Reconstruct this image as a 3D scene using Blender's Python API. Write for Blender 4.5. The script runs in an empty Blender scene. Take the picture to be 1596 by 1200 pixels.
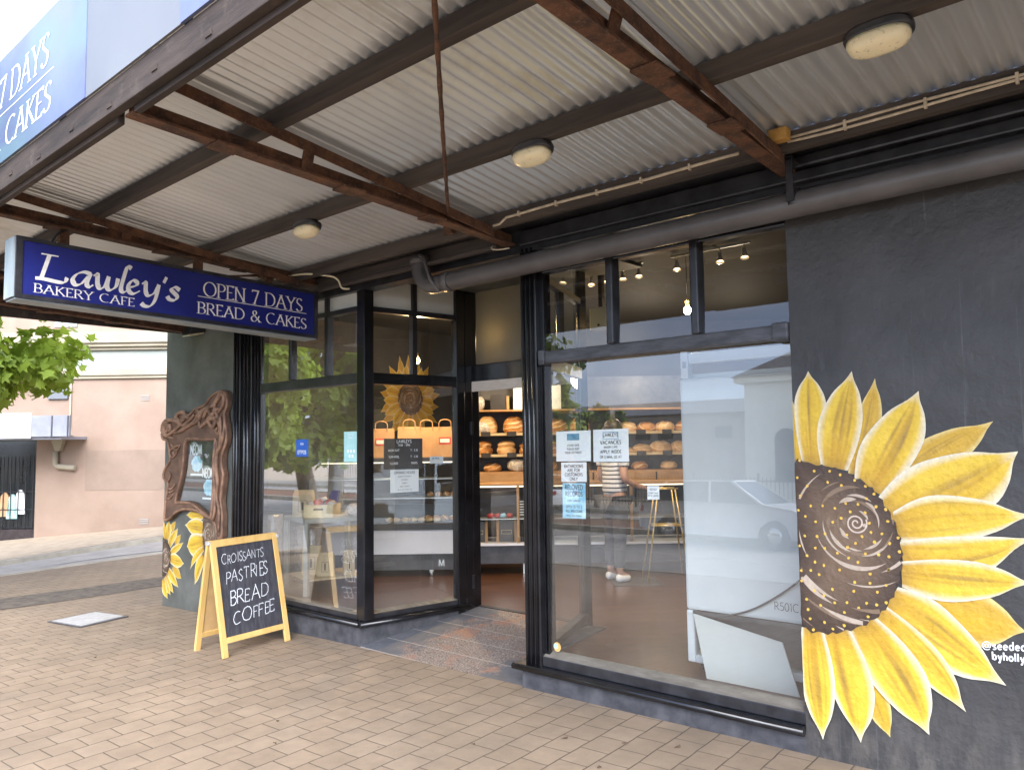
import bpy, bmesh, math, random
from mathutils import Vector, Matrix, noise as mnoise
random.seed(7)
SC = bpy.context.scene
COL = SC.collection
R = math.radians
# ------------------------------------------------------------------ camera
cam_d = bpy.data.cameras.new("camera")
cam_d.sensor_width = 36.0
cam_d.lens = 36.0 * 1233.0 / 1596.0
cam_d.clip_start = 0.05
cam_d.clip_end = 600
cam = bpy.data.objects.new("camera", cam_d)
COL.objects.link(cam)
CAMROT = [[0.746212, -0.061288, -0.662881], [0.665552, 0.04706, 0.744867], [-0.014457, -0.99701, 0.075907]]
cam.matrix_world = Matrix(((CAMROT[0][0], -CAMROT[0][1], -CAMROT[0][2], 0.0),
                           (CAMROT[1][0], -CAMROT[1][1], -CAMROT[1][2], -4.03),
                           (CAMROT[2][0], -CAMROT[2][1], -CAMROT[2][2], 1.6),
                           (0, 0, 0, 1)))
SC.camera = cam
# ------------------------------------------------------------------ sky, sun, exposure
world = bpy.data.worlds.new("World")
SC.world = world
world.use_nodes = True
wn = world.node_tree.nodes; wl = world.node_tree.links
wn.clear()
SUN_EL, SUN_AZ = R(37), R(132)
sky = wn.new('ShaderNodeTexSky'); sky.sky_type = 'NISHITA'; sky.sun_disc = False
sky.sun_elevation = SUN_EL; sky.sun_rotation = SUN_AZ
sky.air_density = 1.0; sky.dust_density = 2.0
hs = wn.new('ShaderNodeHueSaturation'); hs.inputs['Saturation'].default_value = 0.42
tc = wn.new('ShaderNodeTexCoord')
nz = wn.new('ShaderNodeTexNoise'); nz.inputs['Scale'].default_value = 2.2; nz.inputs['Detail'].default_value = 5
mpw = wn.new('ShaderNodeMapping'); mpw.inputs['Scale'].default_value = (1, 1, 2.4)
cr = wn.new('ShaderNodeValToRGB')
cr.color_ramp.elements[0].position = .42; cr.color_ramp.elements[0].color = (.56, .66, .88, 1)
cr.color_ramp.elements[1].position = .68; cr.color_ramp.elements[1].color = (1.35, 1.32, 1.27, 1)
mx = wn.new('ShaderNodeMix'); mx.data_type = 'RGBA'; mx.blend_type = 'MULTIPLY'; mx.inputs[0].default_value = 1
bg = wn.new('ShaderNodeBackground'); bg.inputs['Strength'].default_value = 0.15
wo = wn.new('ShaderNodeOutputWorld')
wl.new(sky.outputs[0], hs.inputs['Color']); wl.new(tc.outputs['Generated'], mpw.inputs[0]); wl.new(mpw.outputs[0], nz.inputs['Vector'])
sxw = wn.new('ShaderNodeSeparateXYZ'); wl.new(tc.outputs['Generated'], sxw.inputs[0]); ymw = wn.new('ShaderNodeMath'); ymw.operation = 'MULTIPLY_ADD'; ymw.inputs[1].default_value = .24; wl.new(sxw.outputs['Y'], ymw.inputs[0]); wl.new(nz.outputs['Fac'], ymw.inputs[2]); wl.new(ymw.outputs[0], cr.inputs[0]); wl.new(hs.outputs[0], mx.inputs[6]); wl.new(cr.outputs[0], mx.inputs[7])
wl.new(mx.outputs[2], bg.inputs[0]); wl.new(bg.outputs[0], wo.inputs[0])
sd = bpy.data.lights.new("sun", 'SUN'); sd.energy = 1.5; sd.angle = R(50); sd.color = (1, .93, .82)
sun = bpy.data.objects.new("sun", sd); COL.objects.link(sun)
sdir = Vector((math.sin(SUN_AZ) * math.cos(SUN_EL), math.cos(SUN_AZ) * math.cos(SUN_EL), math.sin(SUN_EL)))
sun.rotation_euler = (-sdir).to_track_quat('-Z', 'Y').to_euler()
sun.location = (-6, -12, 14)
SC.view_settings.view_transform = 'Standard'; SC.view_settings.look = 'None'
SC.view_settings.exposure = 2.35; SC.view_settings.gamma = 1
SC.render.engine = 'CYCLES'
SC.cycles.max_bounces = 10; SC.cycles.transparent_max_bounces = 16; SC.cycles.caustics_reflective = False; SC.cycles.caustics_refractive = False
SC.cycles.sample_clamp_indirect = 6
# ------------------------------------------------------------------ materials
M = {}
def ramp(nt, fac, cols, pos=(.3, .7)):
    r = nt.nodes.new('ShaderNodeValToRGB')
    r.color_ramp.elements[0].position = pos[0]; r.color_ramp.elements[0].color = (*cols[0], 1)
    r.color_ramp.elements[1].position = pos[1]; r.color_ramp.elements[1].color = (*cols[1], 1)
    nt.links.new(fac, r.inputs[0]); return r.outputs[0]
def noise_node(nt, vec, scale, detail=5, rough=.6, dist=0):
    n = nt.nodes.new('ShaderNodeTexNoise'); n.inputs['Scale'].default_value = scale
    n.inputs['Detail'].default_value = detail; n.inputs['Roughness'].default_value = rough; n.inputs['Distortion'].default_value = dist
    nt.links.new(vec, n.inputs['Vector']); return n.outputs['Fac']
def mapping(nt, vec, scale=(1, 1, 1), rot=(0, 0, 0), loc=(0, 0, 0)):
    m = nt.nodes.new('ShaderNodeMapping'); m.inputs['Scale'].default_value = scale
    m.inputs['Rotation'].default_value = rot; m.inputs['Location'].default_value = loc
    nt.links.new(vec, m.inputs[0]); return m.outputs[0]
def mixc(nt, fac, a, b, mode='MIX'):
    m = nt.nodes.new('ShaderNodeMix'); m.data_type = 'RGBA'; m.blend_type = mode
    if isinstance(fac, (int, float)): m.inputs[0].default_value = fac
    else: nt.links.new(fac, m.inputs[0])
    for k, v in ((6, a), (7, b)):
        if isinstance(v, tuple): m.inputs[k].default_value = (*v, 1)
        else: nt.links.new(v, m.inputs[k])
    return m.outputs[2]
def mathn(nt, op, a, b=None):
    m = nt.nodes.new('ShaderNodeMath'); m.operation = op
    for i, v in enumerate((a, b)):
        if v is None: continue
        if isinstance(v, (int, float)): m.inputs[i].default_value = v
        else: nt.links.new(v, m.inputs[i])
    return m.outputs[0]
def base(name):
    m = bpy.data.materials.new(name); m.use_nodes = True
    nt = m.node_tree; b = nt.nodes['Principled BSDF']
    t = nt.nodes.new('ShaderNodeTexCoord')
    M[name] = m
    return m, nt, b, t.outputs['Object']
def bump(nt, b, h, strength=.3, dist=.01):
    n = nt.nodes.new('ShaderNodeBump'); n.inputs['Strength'].default_value = strength; n.inputs['Distance'].default_value = dist
    nt.links.new(h, n.inputs['Height']); nt.links.new(n.outputs[0], b.inputs['Normal'])
def mat(name, c1, c2=None, scale=6, rough=.6, metal=0, bmp=0, bscale=60, stretch=(1, 1, 1), pos=(.35, .65), spec=.5, rvar=0, bdist=.004, detail=6):
    m, nt, b, v = base(name)
    if c2 is None: c2 = tuple(min(1, c * 1.25) for c in c1); c1 = tuple(c * .8 for c in c1)
    mv = mapping(nt, v, stretch)
    f = noise_node(nt, mv, scale, detail)
    nt.links.new(ramp(nt, f, (c1, c2), pos), b.inputs['Base Color'])
    b.inputs['Roughness'].default_value = rough; b.inputs['Metallic'].default_value = metal
    b.inputs['Specular IOR Level'].default_value = spec
    if rvar:
        r = nt.nodes.new('ShaderNodeMapRange'); r.inputs[3].default_value = max(0, rough - rvar); r.inputs[4].default_value = min(1, rough + rvar)
        nt.links.new(noise_node(nt, mv, scale * 2.3, 4), r.inputs[0]); nt.links.new(r.outputs[0], b.inputs['Roughness'])
    if bmp: bump(nt, b, noise_node(nt, mv, bscale, 5), bmp, bdist)
    return m
def emis(name, col, strength):
    m, nt, b, v = base(name)
    b.inputs['Base Color'].default_value = (*col, 1)
    b.inputs['Emission Color'].default_value = (*col, 1); b.inputs['Emission Strength'].default_value = strength
    return m

mat('black_paint', (.012, .012, .014), (.030, .030, .034), 9, .34, bmp=.25, bscale=35, rvar=.12, bdist=.002)
mat('black_gloss', (.006, .006, .007), (.014, .014, .016), 6, .2, rvar=.1)
mat('transom_paint', (.030, .031, .035), (.085, .088, .100), 22, .5, bmp=.4, bscale=70, stretch=(.25, 1, 1), rvar=.15)
mat('sill_dust', (.10, .088, .072), (.20, .18, .15), 14, .8, stretch=(.3, 1, 1), bmp=.3)
m_, nt_, b_, v_ = base('mural_paint')          # trowelled render painted charcoal
f1 = noise_node(nt_, v_, 2.2, 6, .62); f2 = noise_node(nt_, v_, 26, 4)
c_ = ramp(nt_, f1, ((.028, .0272, .0275), (.054, .0525, .0525)), (.3, .72))
sc_ = noise_node(nt_, mapping(nt_, v_, (7, 7, 2.0), (0, .6, 0)), 3.2, 8, .7)
c_ = mixc(nt_, ramp(nt_, sc_, ((0, 0, 0), (.55, .55, .55)), (.70, .76)), c_, (.15, .147, .145))
sxm = nt_.nodes.new('ShaderNodeSeparateXYZ'); nt_.links.new(v_, sxm.inputs[0])
low_ = nt_.nodes.new('ShaderNodeMapRange'); low_.inputs[1].default_value = .55; low_.inputs[2].default_value = .0; nt_.links.new(sxm.outputs['Z'], low_.inputs[0])
dirt_ = mathn(nt_, 'MULTIPLY', low_.outputs[0], ramp(nt_, noise_node(nt_, mapping(nt_, v_, (2.5, 1, 1)), 5, 7, .7), ((0, 0, 0), (.8, .8, .8)), (.42, .7)))
c_ = mixc(nt_, dirt_, c_, (.14, .125, .105))
runs_ = noise_node(nt_, mapping(nt_, v_, (14, 1, .45)), 2.0, 6, .65)
c_ = mixc(nt_, ramp(nt_, runs_, ((0, 0, 0), (.5, .5, .5)), (.60, .72)), c_, (.125, .125, .13))
ck_ = nt_.nodes.new('ShaderNodeTexVoronoi'); ck_.feature = 'DISTANCE_TO_EDGE'; ck_.inputs['Scale'].default_value = .9; nt_.links.new(mixc(nt_, .25, v_, noise_node(nt_, v_, 2, 5, .7)), ck_.inputs['Vector'])
c_ = mixc(nt_, ramp(nt_, ck_.outputs['Distance'], ((.22, .22, .22), (0, 0, 0)), (.0008, .003)), c_, (.02, .02, .022))
nt_.links.new(c_, b_.inputs['Base Color']); b_.inputs['Roughness'].default_value = .5
vo_ = nt_.nodes.new('ShaderNodeTexVoronoi'); vo_.inputs['Scale'].default_value = 3.2
nt_.links.new(mixc(nt_, .35, v_, noise_node(nt_, v_, 3, 3)), vo_.inputs['Vector'])
h_ = mathn(nt_, 'ADD', mathn(nt_, 'MULTIPLY', f1, 1.6), mathn(nt_, 'ADD', mathn(nt_, 'MULTIPLY', f2, .22), mathn(nt_, 'MULTIPLY', vo_.outputs[0], .5)))
bump(nt_, b_, h_, .7, .02)
mat('pillar_paint', (.065, .070, .062), (.12, .125, .112), 3, .5, bmp=.3, bscale=12, bdist=.006, rvar=.1)
mat('plinth_paint', (.030, .031, .036), (.075, .075, .082), 9, .6, bmp=.5, bscale=30)
m_, nt_, b_, v_ = base('zinc_sheet')
s_ = noise_node(nt_, mapping(nt_, v_, (1.1, .35, 1)), 1.6, 6, .6)
c_ = ramp(nt_, s_, ((.62, .66, .69), (.78, .815, .84)), (.3, .7))
g_ = noise_node(nt_, mapping(nt_, v_, (9, .5, 1)), 2.4, 7, .7)
c_ = mixc(nt_, ramp(nt_, g_, ((0, 0, 0), (.6, .6, .6)), (.55, .8)), c_, (.44, .42, .37))
st2 = noise_node(nt_, mapping(nt_, v_, (1.0, .7, 1)), 1.3, 8, .7)
c_ = mixc(nt_, ramp(nt_, st2, ((0, 0, 0), (.5, .5, .5)), (.58, .72)), c_, (.40, .36, .29))
nt_.links.new(c_, b_.inputs['Base Color']); b_.inputs['Roughness'].default_value = .30; b_.inputs['Metallic'].default_value = .55
mat('old_timber', (.028, .021, .018), (.095, .075, .062), 5, .8, stretch=(.18, 2.2, 2.2), bmp=.5, bscale=9, rvar=.1, bdist=.006)
m_, nt_, b_, v_ = base('fascia_timber')
n1 = noise_node(nt_, mapping(nt_, v_, (.35, 2, 3)), 6, 8, .65)
n2 = noise_node(nt_, v_, 5, 8, .75)
c_ = ramp(nt_, n1, ((.016, .011, .009), (.062, .043, .034)), (.3, .7))
c_ = mixc(nt_, ramp(nt_, n2, ((0, 0, 0), (.45, .45, .45)), (.56, .74)), c_, (.15, .12, .095))
nt_.links.new(c_, b_.inputs['Base Color']); b_.inputs['Roughness'].default_value = .85; bump(nt_, b_, n1, .6, .01)
m_, nt_, b_, v_ = base('rust_steel')
n1 = noise_node(nt_, v_, 11, 8, .68); n2 = noise_node(nt_, v_, 60, 4)
c_ = ramp(nt_, n1, ((.045, .022, .014), (.17, .075, .036)), (.38, .68))
c_ = mixc(nt_, ramp(nt_, n2, ((0, 0, 0), (.5, .5, .5)), (.55, .75)), c_, (.24, .16, .11))
nt_.links.new(c_, b_.inputs['Base Color']); b_.inputs['Roughness'].default_value = .82; bump(nt_, b_, n2, .5, .003)
m_, nt_, b_, v_ = base('frame_rust')
n1 = noise_node(nt_, v_, 7, 7, .62)
nt_.links.new(ramp(nt_, n1, ((.060, .034, .023), (.175, .098, .062)), (.3, .7)), b_.inputs['Base Color']); b_.inputs['Roughness'].default_value = .7
bump(nt_, b_, noise_node(nt_, v_, 90, 4), .35, .002)
mat('frame_rust_highlight', (.115, .062, .038), (.31, .178, .11), 9, .6, bmp=.3, bscale=90, bdist=.002)  # scrolls paler than the plate: relief highlights and shade put into the colour
mat('pipe_paint', (.058, .053, .053), (.095, .088, .087), 3, .42, rvar=.1)
mat('cable_sheath', (.42, .36, .27), (.62, .54, .42), 20, .6)
mat('cream_plastic', (.62, .55, .36), (.78, .72, .52), 5, .35)
m_, nt_, b_, v_ = base('lamp_diffuser')
n1 = noise_node(nt_, v_, 45, 5, .7)
nt_.links.new(mixc(nt_, ramp(nt_, n1, ((0, 0, 0), (.85, .85, .85)), (.56, .74)), (.86, .78, .54), (.16, .12, .07)), b_.inputs['Base Color']); b_.inputs['Roughness'].default_value = .35
b_.inputs['Subsurface Weight'].default_value = .2
mat('ochre_block', (.42, .22, .05), (.62, .36, .10), 12, .6)
mat('sign_blue', (.008, .012, .115), (.014, .020, .16), 1.5, .3)
mat('sign_case', (.010, .010, .014), (.03, .03, .036), 8, .35)
mat('sign_case_end', (.22, .27, .30), (.34, .38, .40), 5, .5, stretch=(1, 1, .3))
mat('letter_cream', (.66, .62, .56), (.78, .74, .68), 30, .5)
m_, nt_, b_, v_ = base('banner_blue')         # faded printed panel: violet-blue left, aqua block lower right
sx = nt_.nodes.new('ShaderNodeSeparateXYZ'); nt_.links.new(v_, sx.inputs[0])
n1 = noise_node(nt_, mapping(nt_, v_, (1.5, 1, 1.1)), 1.3, 4)
c_ = ramp(nt_, n1, ((.095, .115, .24), (.15, .18, .30)), (.32, .66))
n3 = noise_node(nt_, mapping(nt_, v_, (.8, 1, 2.2), (0, .35, 0)), 1.1, 2)
c_ = mixc(nt_, ramp(nt_, n3, ((0, 0, 0), (.7, .7, .7)), (.5, .62)), c_, (.12, .20, .25))
nt_.links.new(c_, b_.inputs['Base Color']); b_.inputs['Roughness'].default_value = .28
mat('banner_white', (.15, .16, .18), (.18, .19, .205), 1.2, .4)
mat('banner_ink', (.80, .83, .88), (.88, .90, .93), 4, .4)
m_, nt_, b_, v_ = base('brick_pavers')
mv = mapping(nt_, v_, (1, 1, 1), (0, 0, R(-92.5)))
wv = noise_node(nt_, v_, 3, 3)
addv = nt_.nodes.new('ShaderNodeVectorMath'); addv.operation = 'ADD'
wn_ = nt_.nodes.new('ShaderNodeTexNoise'); wn_.inputs['Scale'].default_value = 5.5; wn_.inputs['Detail'].default_value = 3
nt_.links.new(v_, wn_.inputs['Vector'])
sub_ = nt_.nodes.new('ShaderNodeVectorMath'); sub_.operation = 'SUBTRACT'; sub_.inputs[1].default_value = (.5, .5, .5); nt_.links.new(wn_.outputs['Color'], sub_.inputs[0])
scl_ = nt_.nodes.new('ShaderNodeVectorMath'); scl_.operation = 'SCALE'; scl_.inputs['Scale'].default_value = .016; nt_.links.new(sub_.outputs[0], scl_.inputs[0])
nt_.links.new(mv, addv.inputs[0]); nt_.links.new(scl_.outputs[0], addv.inputs[1])
bk = nt_.nodes.new('ShaderNodeTexBrick'); bk.offset = .5; bk.inputs['Scale'].default_value = 1
bk.inputs['Brick Width'].default_value = .19; bk.inputs['Row Height'].default_value = .176; bk.inputs['Mortar Size'].default_value = .0042
bk.inputs['Mortar Smooth'].default_value = .25; bk.inputs['Bias'].default_value = 0
bk.inputs['Color1'].default_value = (.305, .232, .163, 1); bk.inputs['Color2'].default_value = (.340, .262, .187, 1); bk.inputs['Mortar'].default_value = (.12, .09, .062, 1)
nt_.links.new(addv.outputs[0], bk.inputs['Vector'])
gr = noise_node(nt_, v_, 260, 3, .8); big = noise_node(nt_, v_, .9, 5, .6); med = noise_node(nt_, v_, 7, 5, .65)
c_ = mixc(nt_, .55, bk.outputs['Color'], ramp(nt_, gr, ((.55, .55, .55), (1.0, 1.0, 1.0)), (.25, .7)), 'MULTIPLY')
c_ = mixc(nt_, .8, c_, ramp(nt_, med, ((.78, .77, .76), (1.05, 1.04, 1.02)), (.3, .7)), 'MULTIPLY')
c_ = mixc(nt_, .8, c_, ramp(nt_, big, ((.82, .80, .78), (1.10, 1.08, 1.06)), (.32, .68)), 'MULTIPLY')
sp = noise_node(nt_, v_, 17, 2, .5)
c_ = mixc(nt_, ramp(nt_, sp, ((0, 0, 0), (.75, .75, .75)), (.755, .79)), c_, (.07, .055, .045))
gm = nt_.nodes.new('ShaderNodeTexVoronoi'); gm.inputs['Scale'].default_value = 2.6; nt_.links.new(v_, gm.inputs['Vector'])
sg_ = nt_.nodes.new('ShaderNodeSeparateColor'); nt_.links.new(gm.outputs['Color'], sg_.inputs[0])
gsz = mathn(nt_, 'MULTIPLY', mathn(nt_, 'GREATER_THAN', sg_.outputs[0], .55), mathn(nt_, 'ADD', mathn(nt_, 'MULTIPLY', sg_.outputs[1], .045), .018))
gmk = mathn(nt_, 'MULTIPLY', mathn(nt_, 'LESS_THAN', mathn(nt_, 'ADD', gm.outputs['Distance'], mathn(nt_, 'MULTIPLY', noise_node(nt_, v_, 40, 2), .03)), gsz), .55)
c_ = mixc(nt_, gmk, c_, (.085, .068, .055))
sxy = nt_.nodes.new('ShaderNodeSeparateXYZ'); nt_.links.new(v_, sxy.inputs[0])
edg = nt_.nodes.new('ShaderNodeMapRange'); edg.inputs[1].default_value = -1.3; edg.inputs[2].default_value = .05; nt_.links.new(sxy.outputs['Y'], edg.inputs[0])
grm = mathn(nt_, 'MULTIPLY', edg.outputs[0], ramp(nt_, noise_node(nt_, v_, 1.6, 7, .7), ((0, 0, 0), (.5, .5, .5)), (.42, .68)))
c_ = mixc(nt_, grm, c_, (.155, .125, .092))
stn = noise_node(nt_, mapping(nt_, v_, (1, .6, 1)), .75, 6, .62)
c_ = mixc(nt_, ramp(nt_, stn, ((0, 0, 0), (.32, .32, .32)), (.53, .66)), c_, (.20, .16, .118))
sxb = nt_.nodes.new('ShaderNodeSeparateXYZ'); nt_.links.new(addv.outputs[0], sxb.inputs[0])
lj = mathn(nt_, 'ABSOLUTE', mathn(nt_, 'SUBTRACT', mathn(nt_, 'FRACT', mathn(nt_, 'DIVIDE', sxb.outputs['Y'], .176)), .5))
ljm = mathn(nt_, 'MULTIPLY', mathn(nt_, 'GREATER_THAN', lj, .478), ramp(nt_, noise_node(nt_, v_, 6, 4, .7), ((.25, .25, .25), (1, 1, 1)), (.35, .6)))
c_ = mixc(nt_, ljm, c_, (.075, .052, .036))
nt_.links.new(c_, b_.inputs['Base Color']); b_.inputs['Roughness'].default_value = .85
h_ = mathn(nt_, 'ADD', mathn(nt_, 'MULTIPLY', bk.outputs['Fac'], -1.2), mathn(nt_, 'MULTIPLY', gr, .30))
bump(nt_, b_, h_, .5, .006)
mat('asphalt', (.28, .26, .235), (.36, .335, .305), 3, .9, bmp=.5, bscale=220, bdist=.004)
mat('asphalt_patch', (.075, .062, .05), (.16, .13, .10), 9, .9, bmp=.6, bscale=120)
mat('concrete', (.30, .27, .22), (.42, .38, .31), 4, .85, bmp=.2, bscale=80)
mat('tan_paving', (.36, .29, .21), (.46, .38, .28), 5, .85)
mat('cover_grey', (.36, .35, .34), (.47, .46, .44), 18, .7, bmp=.3, bscale=120)
mat('mulch', (.12, .055, .03), (.24, .12, .06), 12, .95, bmp=.5)
mat('road_paint', (.42, .41, .39), None, 30, .7)
m_, nt_, b_, v_ = base('entry_tiles')          # grey tiles, centre worn down to red-brown grit
sx = nt_.nodes.new('ShaderNodeSeparateXYZ'); nt_.links.new(v_, sx.inputs[0])
gy = mathn(nt_, 'ABSOLUTE', mathn(nt_, 'SUBTRACT', mathn(nt_, 'FRACT', mathn(nt_, 'MULTIPLY', sx.outputs['Y'], 4.1)), .5))
line = mathn(nt_, 'GREATER_THAN', gy, .482)
cxn = mathn(nt_, 'ABSOLUTE', mathn(nt_, 'ADD', sx.outputs['X'], -.62))
wear = mathn(nt_, 'ADD', mathn(nt_, 'SUBTRACT', .60, cxn), mathn(nt_, 'MULTIPLY', mathn(nt_, 'SUBTRACT', noise_node(nt_, v_, 6, 8, .75), .5), 1.5))
wearm = ramp(nt_, wear, ((0, 0, 0), (1, 1, 1)), (.10, .20))
spk = noise_node(nt_, v_, 95, 3, .8)
grit = ramp(nt_, spk, ((.03, .026, .03), (.40, .33, .29)), (.38, .66))
grit = mixc(nt_, ramp(nt_, noise_node(nt_, v_, 5, 4), ((0, 0, 0), (.7, .7, .7)), (.5, .65)), grit, (.30, .135, .085))
tilec = ramp(nt_, noise_node(nt_, v_, 8, 5), ((.075, .080, .092), (.125, .13, .145)))
c_ = mixc(nt_, wearm, tilec, grit)
c_ = mixc(nt_, line, c_, (.33, .30, .28))
nt_.links.new(c_, b_.inputs['Base Color']); b_.inputs['Roughness'].default_value = .6
bump(nt_, b_, mathn(nt_, 'ADD', spk, mathn(nt_, 'MULTIPLY', wearm, -.8)), .5, .003)
m_, nt_, b_, v_ = base('shop_floor')
mv = mapping(nt_, v_, (1, 1, 1), (0, 0, R(-41)))
bk = nt_.nodes.new('ShaderNodeTexBrick'); bk.inputs['Scale'].default_value = 1; bk.inputs['Brick Width'].default_value = .9; bk.inputs['Row Height'].default_value = .14; bk.inputs['Mortar Size'].default_value = .0025
bk.inputs['Color1'].default_value = (.088, .042, .024, 1); bk.inputs['Color2'].default_value = (.118, .060, .035, 1); bk.inputs['Mortar'].default_value = (.07, .03, .015, 1)
nt_.links.new(mv, bk.inputs['Vector'])
c_ = mixc(nt_, .7, bk.outputs[0], ramp(nt_, noise_node(nt_, mapping(nt_, mv, (.6, 5, 1)), 3, 6), ((.6, .55, .5), (1.15, 1.1, 1.1))), 'MULTIPLY')
nt_.links.new(c_, b_.inputs['Base Color']); b_.inputs['Roughness'].default_value = .28
mat('wall_dark', (.020, .018, .017), (.034, .031, .028), 3, .6)
mat('wall_stone', (.34, .31, .26), (.42, .39, .33), 3, .7)
mat('ceiling_dark', (.007, .007, .007), (.012, .011, .011), 2, .7)
mat('render_pink', (.275, .195, .148), (.335, .245, .19), 1.3, .85, bmp=.15, bscale=30)
mat('render_patch', (.245, .18, .138), (.285, .212, .165), 2.5, .85)
mat('render_cream', (.315, .275, .20), (.38, .335, .255), 2, .85)
mat('render_mint', (.28, .31, .285), (.37, .37, .32), 1.1, .85)
mat('grey_metal', (.22, .23, .27), (.31, .32, .37), 2, .5)
mat('steel', (.46, .48, .47), (.60, .61, .60), 5, .35, metal=.6)
mat('table_grey', (.30, .32, .29), (.42, .44, .40), 6, .5)
mat('yellow_pine', (.50, .315, .10), (.62, .41, .15), 5, .5, stretch=(2, 2, .25), bmp=.2)
mat('hardboard', (.40, .25, .10), (.50, .32, .14), 8, .7)
m_, nt_, b_, v_ = base('chalkboard')
n1 = noise_node(nt_, mapping(nt_, v_, (1, 6, 1.2)), 5, 7, .7)
nt_.links.new(ramp(nt_, n1, ((.022, .022, .030), (.075, .076, .09)), (.42, .8)), b_.inputs['Base Color']); b_.inputs['Roughness'].default_value = .7
m_, nt_, b_, v_ = base('chalk')
nt_.links.new(ramp(nt_, noise_node(nt_, v_, 160, 3, .8), ((.32, .34, .37), (.80, .83, .86)), (.35, .6)), b_.inputs['Base Color']); b_.inputs['Roughness'].default_value = 1
mat('white_enamel', (.58, .62, .625), (.63, .67, .675), 2, .3)
mat('panel_white', (.47, .49, .455), (.52, .54, .505), 2, .4)
mat('counter_white', (.74, .74, .77), (.80, .80, .82), 2, .45)
mat('dark_grey', (.05, .05, .055), (.09, .09, .095), 6, .5)
mat('rubber', (.02, .02, .022), (.035, .035, .035), 10, .7)
mat('kraft', (.42, .25, .13), (.52, .32, .17), 8, .75)
mat('kraft_pale', (.50, .40, .24), (.60, .49, .31), 8, .75)
mat('kraft_red', (.60, .05, .04), None, 8, .6)
mat('paper', (.72, .76, .78), (.80, .83, .84), 6, .7)
mat('paper_blue', (.18, .48, .66), (.52, .76, .86), 9, .6)
mat('paper_teal', (.30, .58, .56), (.44, .70, .68), 5, .6)
mat('ink', (.03, .03, .035), None, 5, .7)
mat('ink_blue', (.06, .22, .38), None, 5, .7)
mat('bin_blue', (.02, .10, .42), None, 5, .4)
mat('ultramarine', (.035, .03, .28), None, 5, .5)
mat('foil', (.50, .52, .54), (.80, .82, .84), 14, .25, metal=.7, bmp=.9, bscale=18, bdist=.02)
mat('cellophane', (.36, .32, .26), (.72, .70, .66), 30, .2, bmp=.9, bscale=25, bdist=.02)
mat('cream_box', (.72, .60, .36), None, 4, .5)
for nm_, a_, b2_ in (('crust', (.24, .085, .022), (.62, .31, .09)), ('crust_pale', (.46, .25, .09), (.78, .56, .30))):
    m_, nt_, b_, v_ = base(nm_)
    c_ = ramp(nt_, noise_node(nt_, v_, 12, 7, .7), (a_, b2_), (.3, .66))
    wv_ = nt_.nodes.new('ShaderNodeTexWave'); wv_.inputs['Scale'].default_value = 5.5; wv_.inputs['Distortion'].default_value = 3.5; wv_.inputs['Detail'].default_value = 3
    oi_ = nt_.nodes.new('ShaderNodeObjectInfo'); mp_ = nt_.nodes.new('ShaderNodeMapping'); nt_.links.new(v_, mp_.inputs[0]); cb_ = nt_.nodes.new('ShaderNodeCombineXYZ'); ml_ = mathn(nt_, 'MULTIPLY', oi_.outputs['Random'], 6.0); nt_.links.new(ml_, cb_.inputs[2]); nt_.links.new(ml_, cb_.inputs[0]); nt_.links.new(cb_.outputs[0], mp_.inputs['Rotation']); nt_.links.new(mp_.outputs[0], wv_.inputs['Vector'])
    c_ = mixc(nt_, ramp(nt_, wv_.outputs['Fac'], ((0, 0, 0), (.8, .8, .8)), (.80, .93)), c_, (.80, .62, .38))
    c_ = mixc(nt_, ramp(nt_, noise_node(nt_, v_, 60, 4, .8), ((0, 0, 0), (.6, .6, .6)), (.58, .72)), c_, (.85, .78, .66))
    nt_.links.new(c_, b_.inputs['Base Color']); b_.inputs['Roughness'].default_value = .6; bump(nt_, b_, wv_.outputs['Fac'], .4, .006)
mat('shelf_wood', (.34, .19, .075), (.46, .27, .12), 4, .5, stretch=(.3, 2, 2))
mat('red_tin', (.45, .04, .04), None, 4, .4)
mat('skin', (.42, .24, .17), (.50, .29, .21), 10, .5)
mat('hair', (.03, .02, .015), None, 40, .5)
mat('trouser', (.05, .052, .06), None, 12, .8)
m_, nt_, b_, v_ = base('striped_shirt')
sx = nt_.nodes.new('ShaderNodeSeparateXYZ'); nt_.links.new(v_, sx.inputs[0])
st = mathn(nt_, 'GREATER_THAN', mathn(nt_, 'FRACT', mathn(nt_, 'ADD', mathn(nt_, 'MULTIPLY', sx.outputs['Z'], 22), mathn(nt_, 'MULTIPLY', noise_node(nt_, v_, 4, 2), .6))), .68)
nt_.links.new(mixc(nt_, st, (.75, .76, .78), (.03, .035, .05)), b_.inputs['Base Color']); b_.inputs['Roughness'].default_value = .85
mat('leaf_bright', (.24, .37, .05), (.38, .49, .09), 1.2, .5)
mat('leaf_mid', (.21, .31, .04), (.33, .42, .075), 1.2, .5)
mat('leaf_dark', (.045, .10, .02), (.09, .16, .03), 1.2, .5)
for k in ('leaf_bright', 'leaf_mid', 'leaf_dark'):
    nt_ = M[k].node_tree; b_ = nt_.nodes['Principled BSDF']; tl_ = nt_.nodes.new('ShaderNodeBsdfTranslucent'); ms_ = nt_.nodes.new('ShaderNodeMixShader'); ms_.inputs[0].default_value = .42
    src_ = b_.inputs['Base Color'].links[0].from_socket; nt_.links.new(mixc(nt_, 1.0, src_, (1.35, 1.3, .8), 'MULTIPLY'), tl_.inputs[0])
    nt_.links.new(b_.outputs[0], ms_.inputs[1]); nt_.links.new(tl_.outputs[0], ms_.inputs[2]); nt_.links.new(ms_.outputs[0], nt_.nodes['Material Output'].inputs[0])
mat('bark', (.10, .08, .06), (.24, .20, .15), 8, .9, stretch=(1, 1, .3), bmp=.6, bscale=20)
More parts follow.
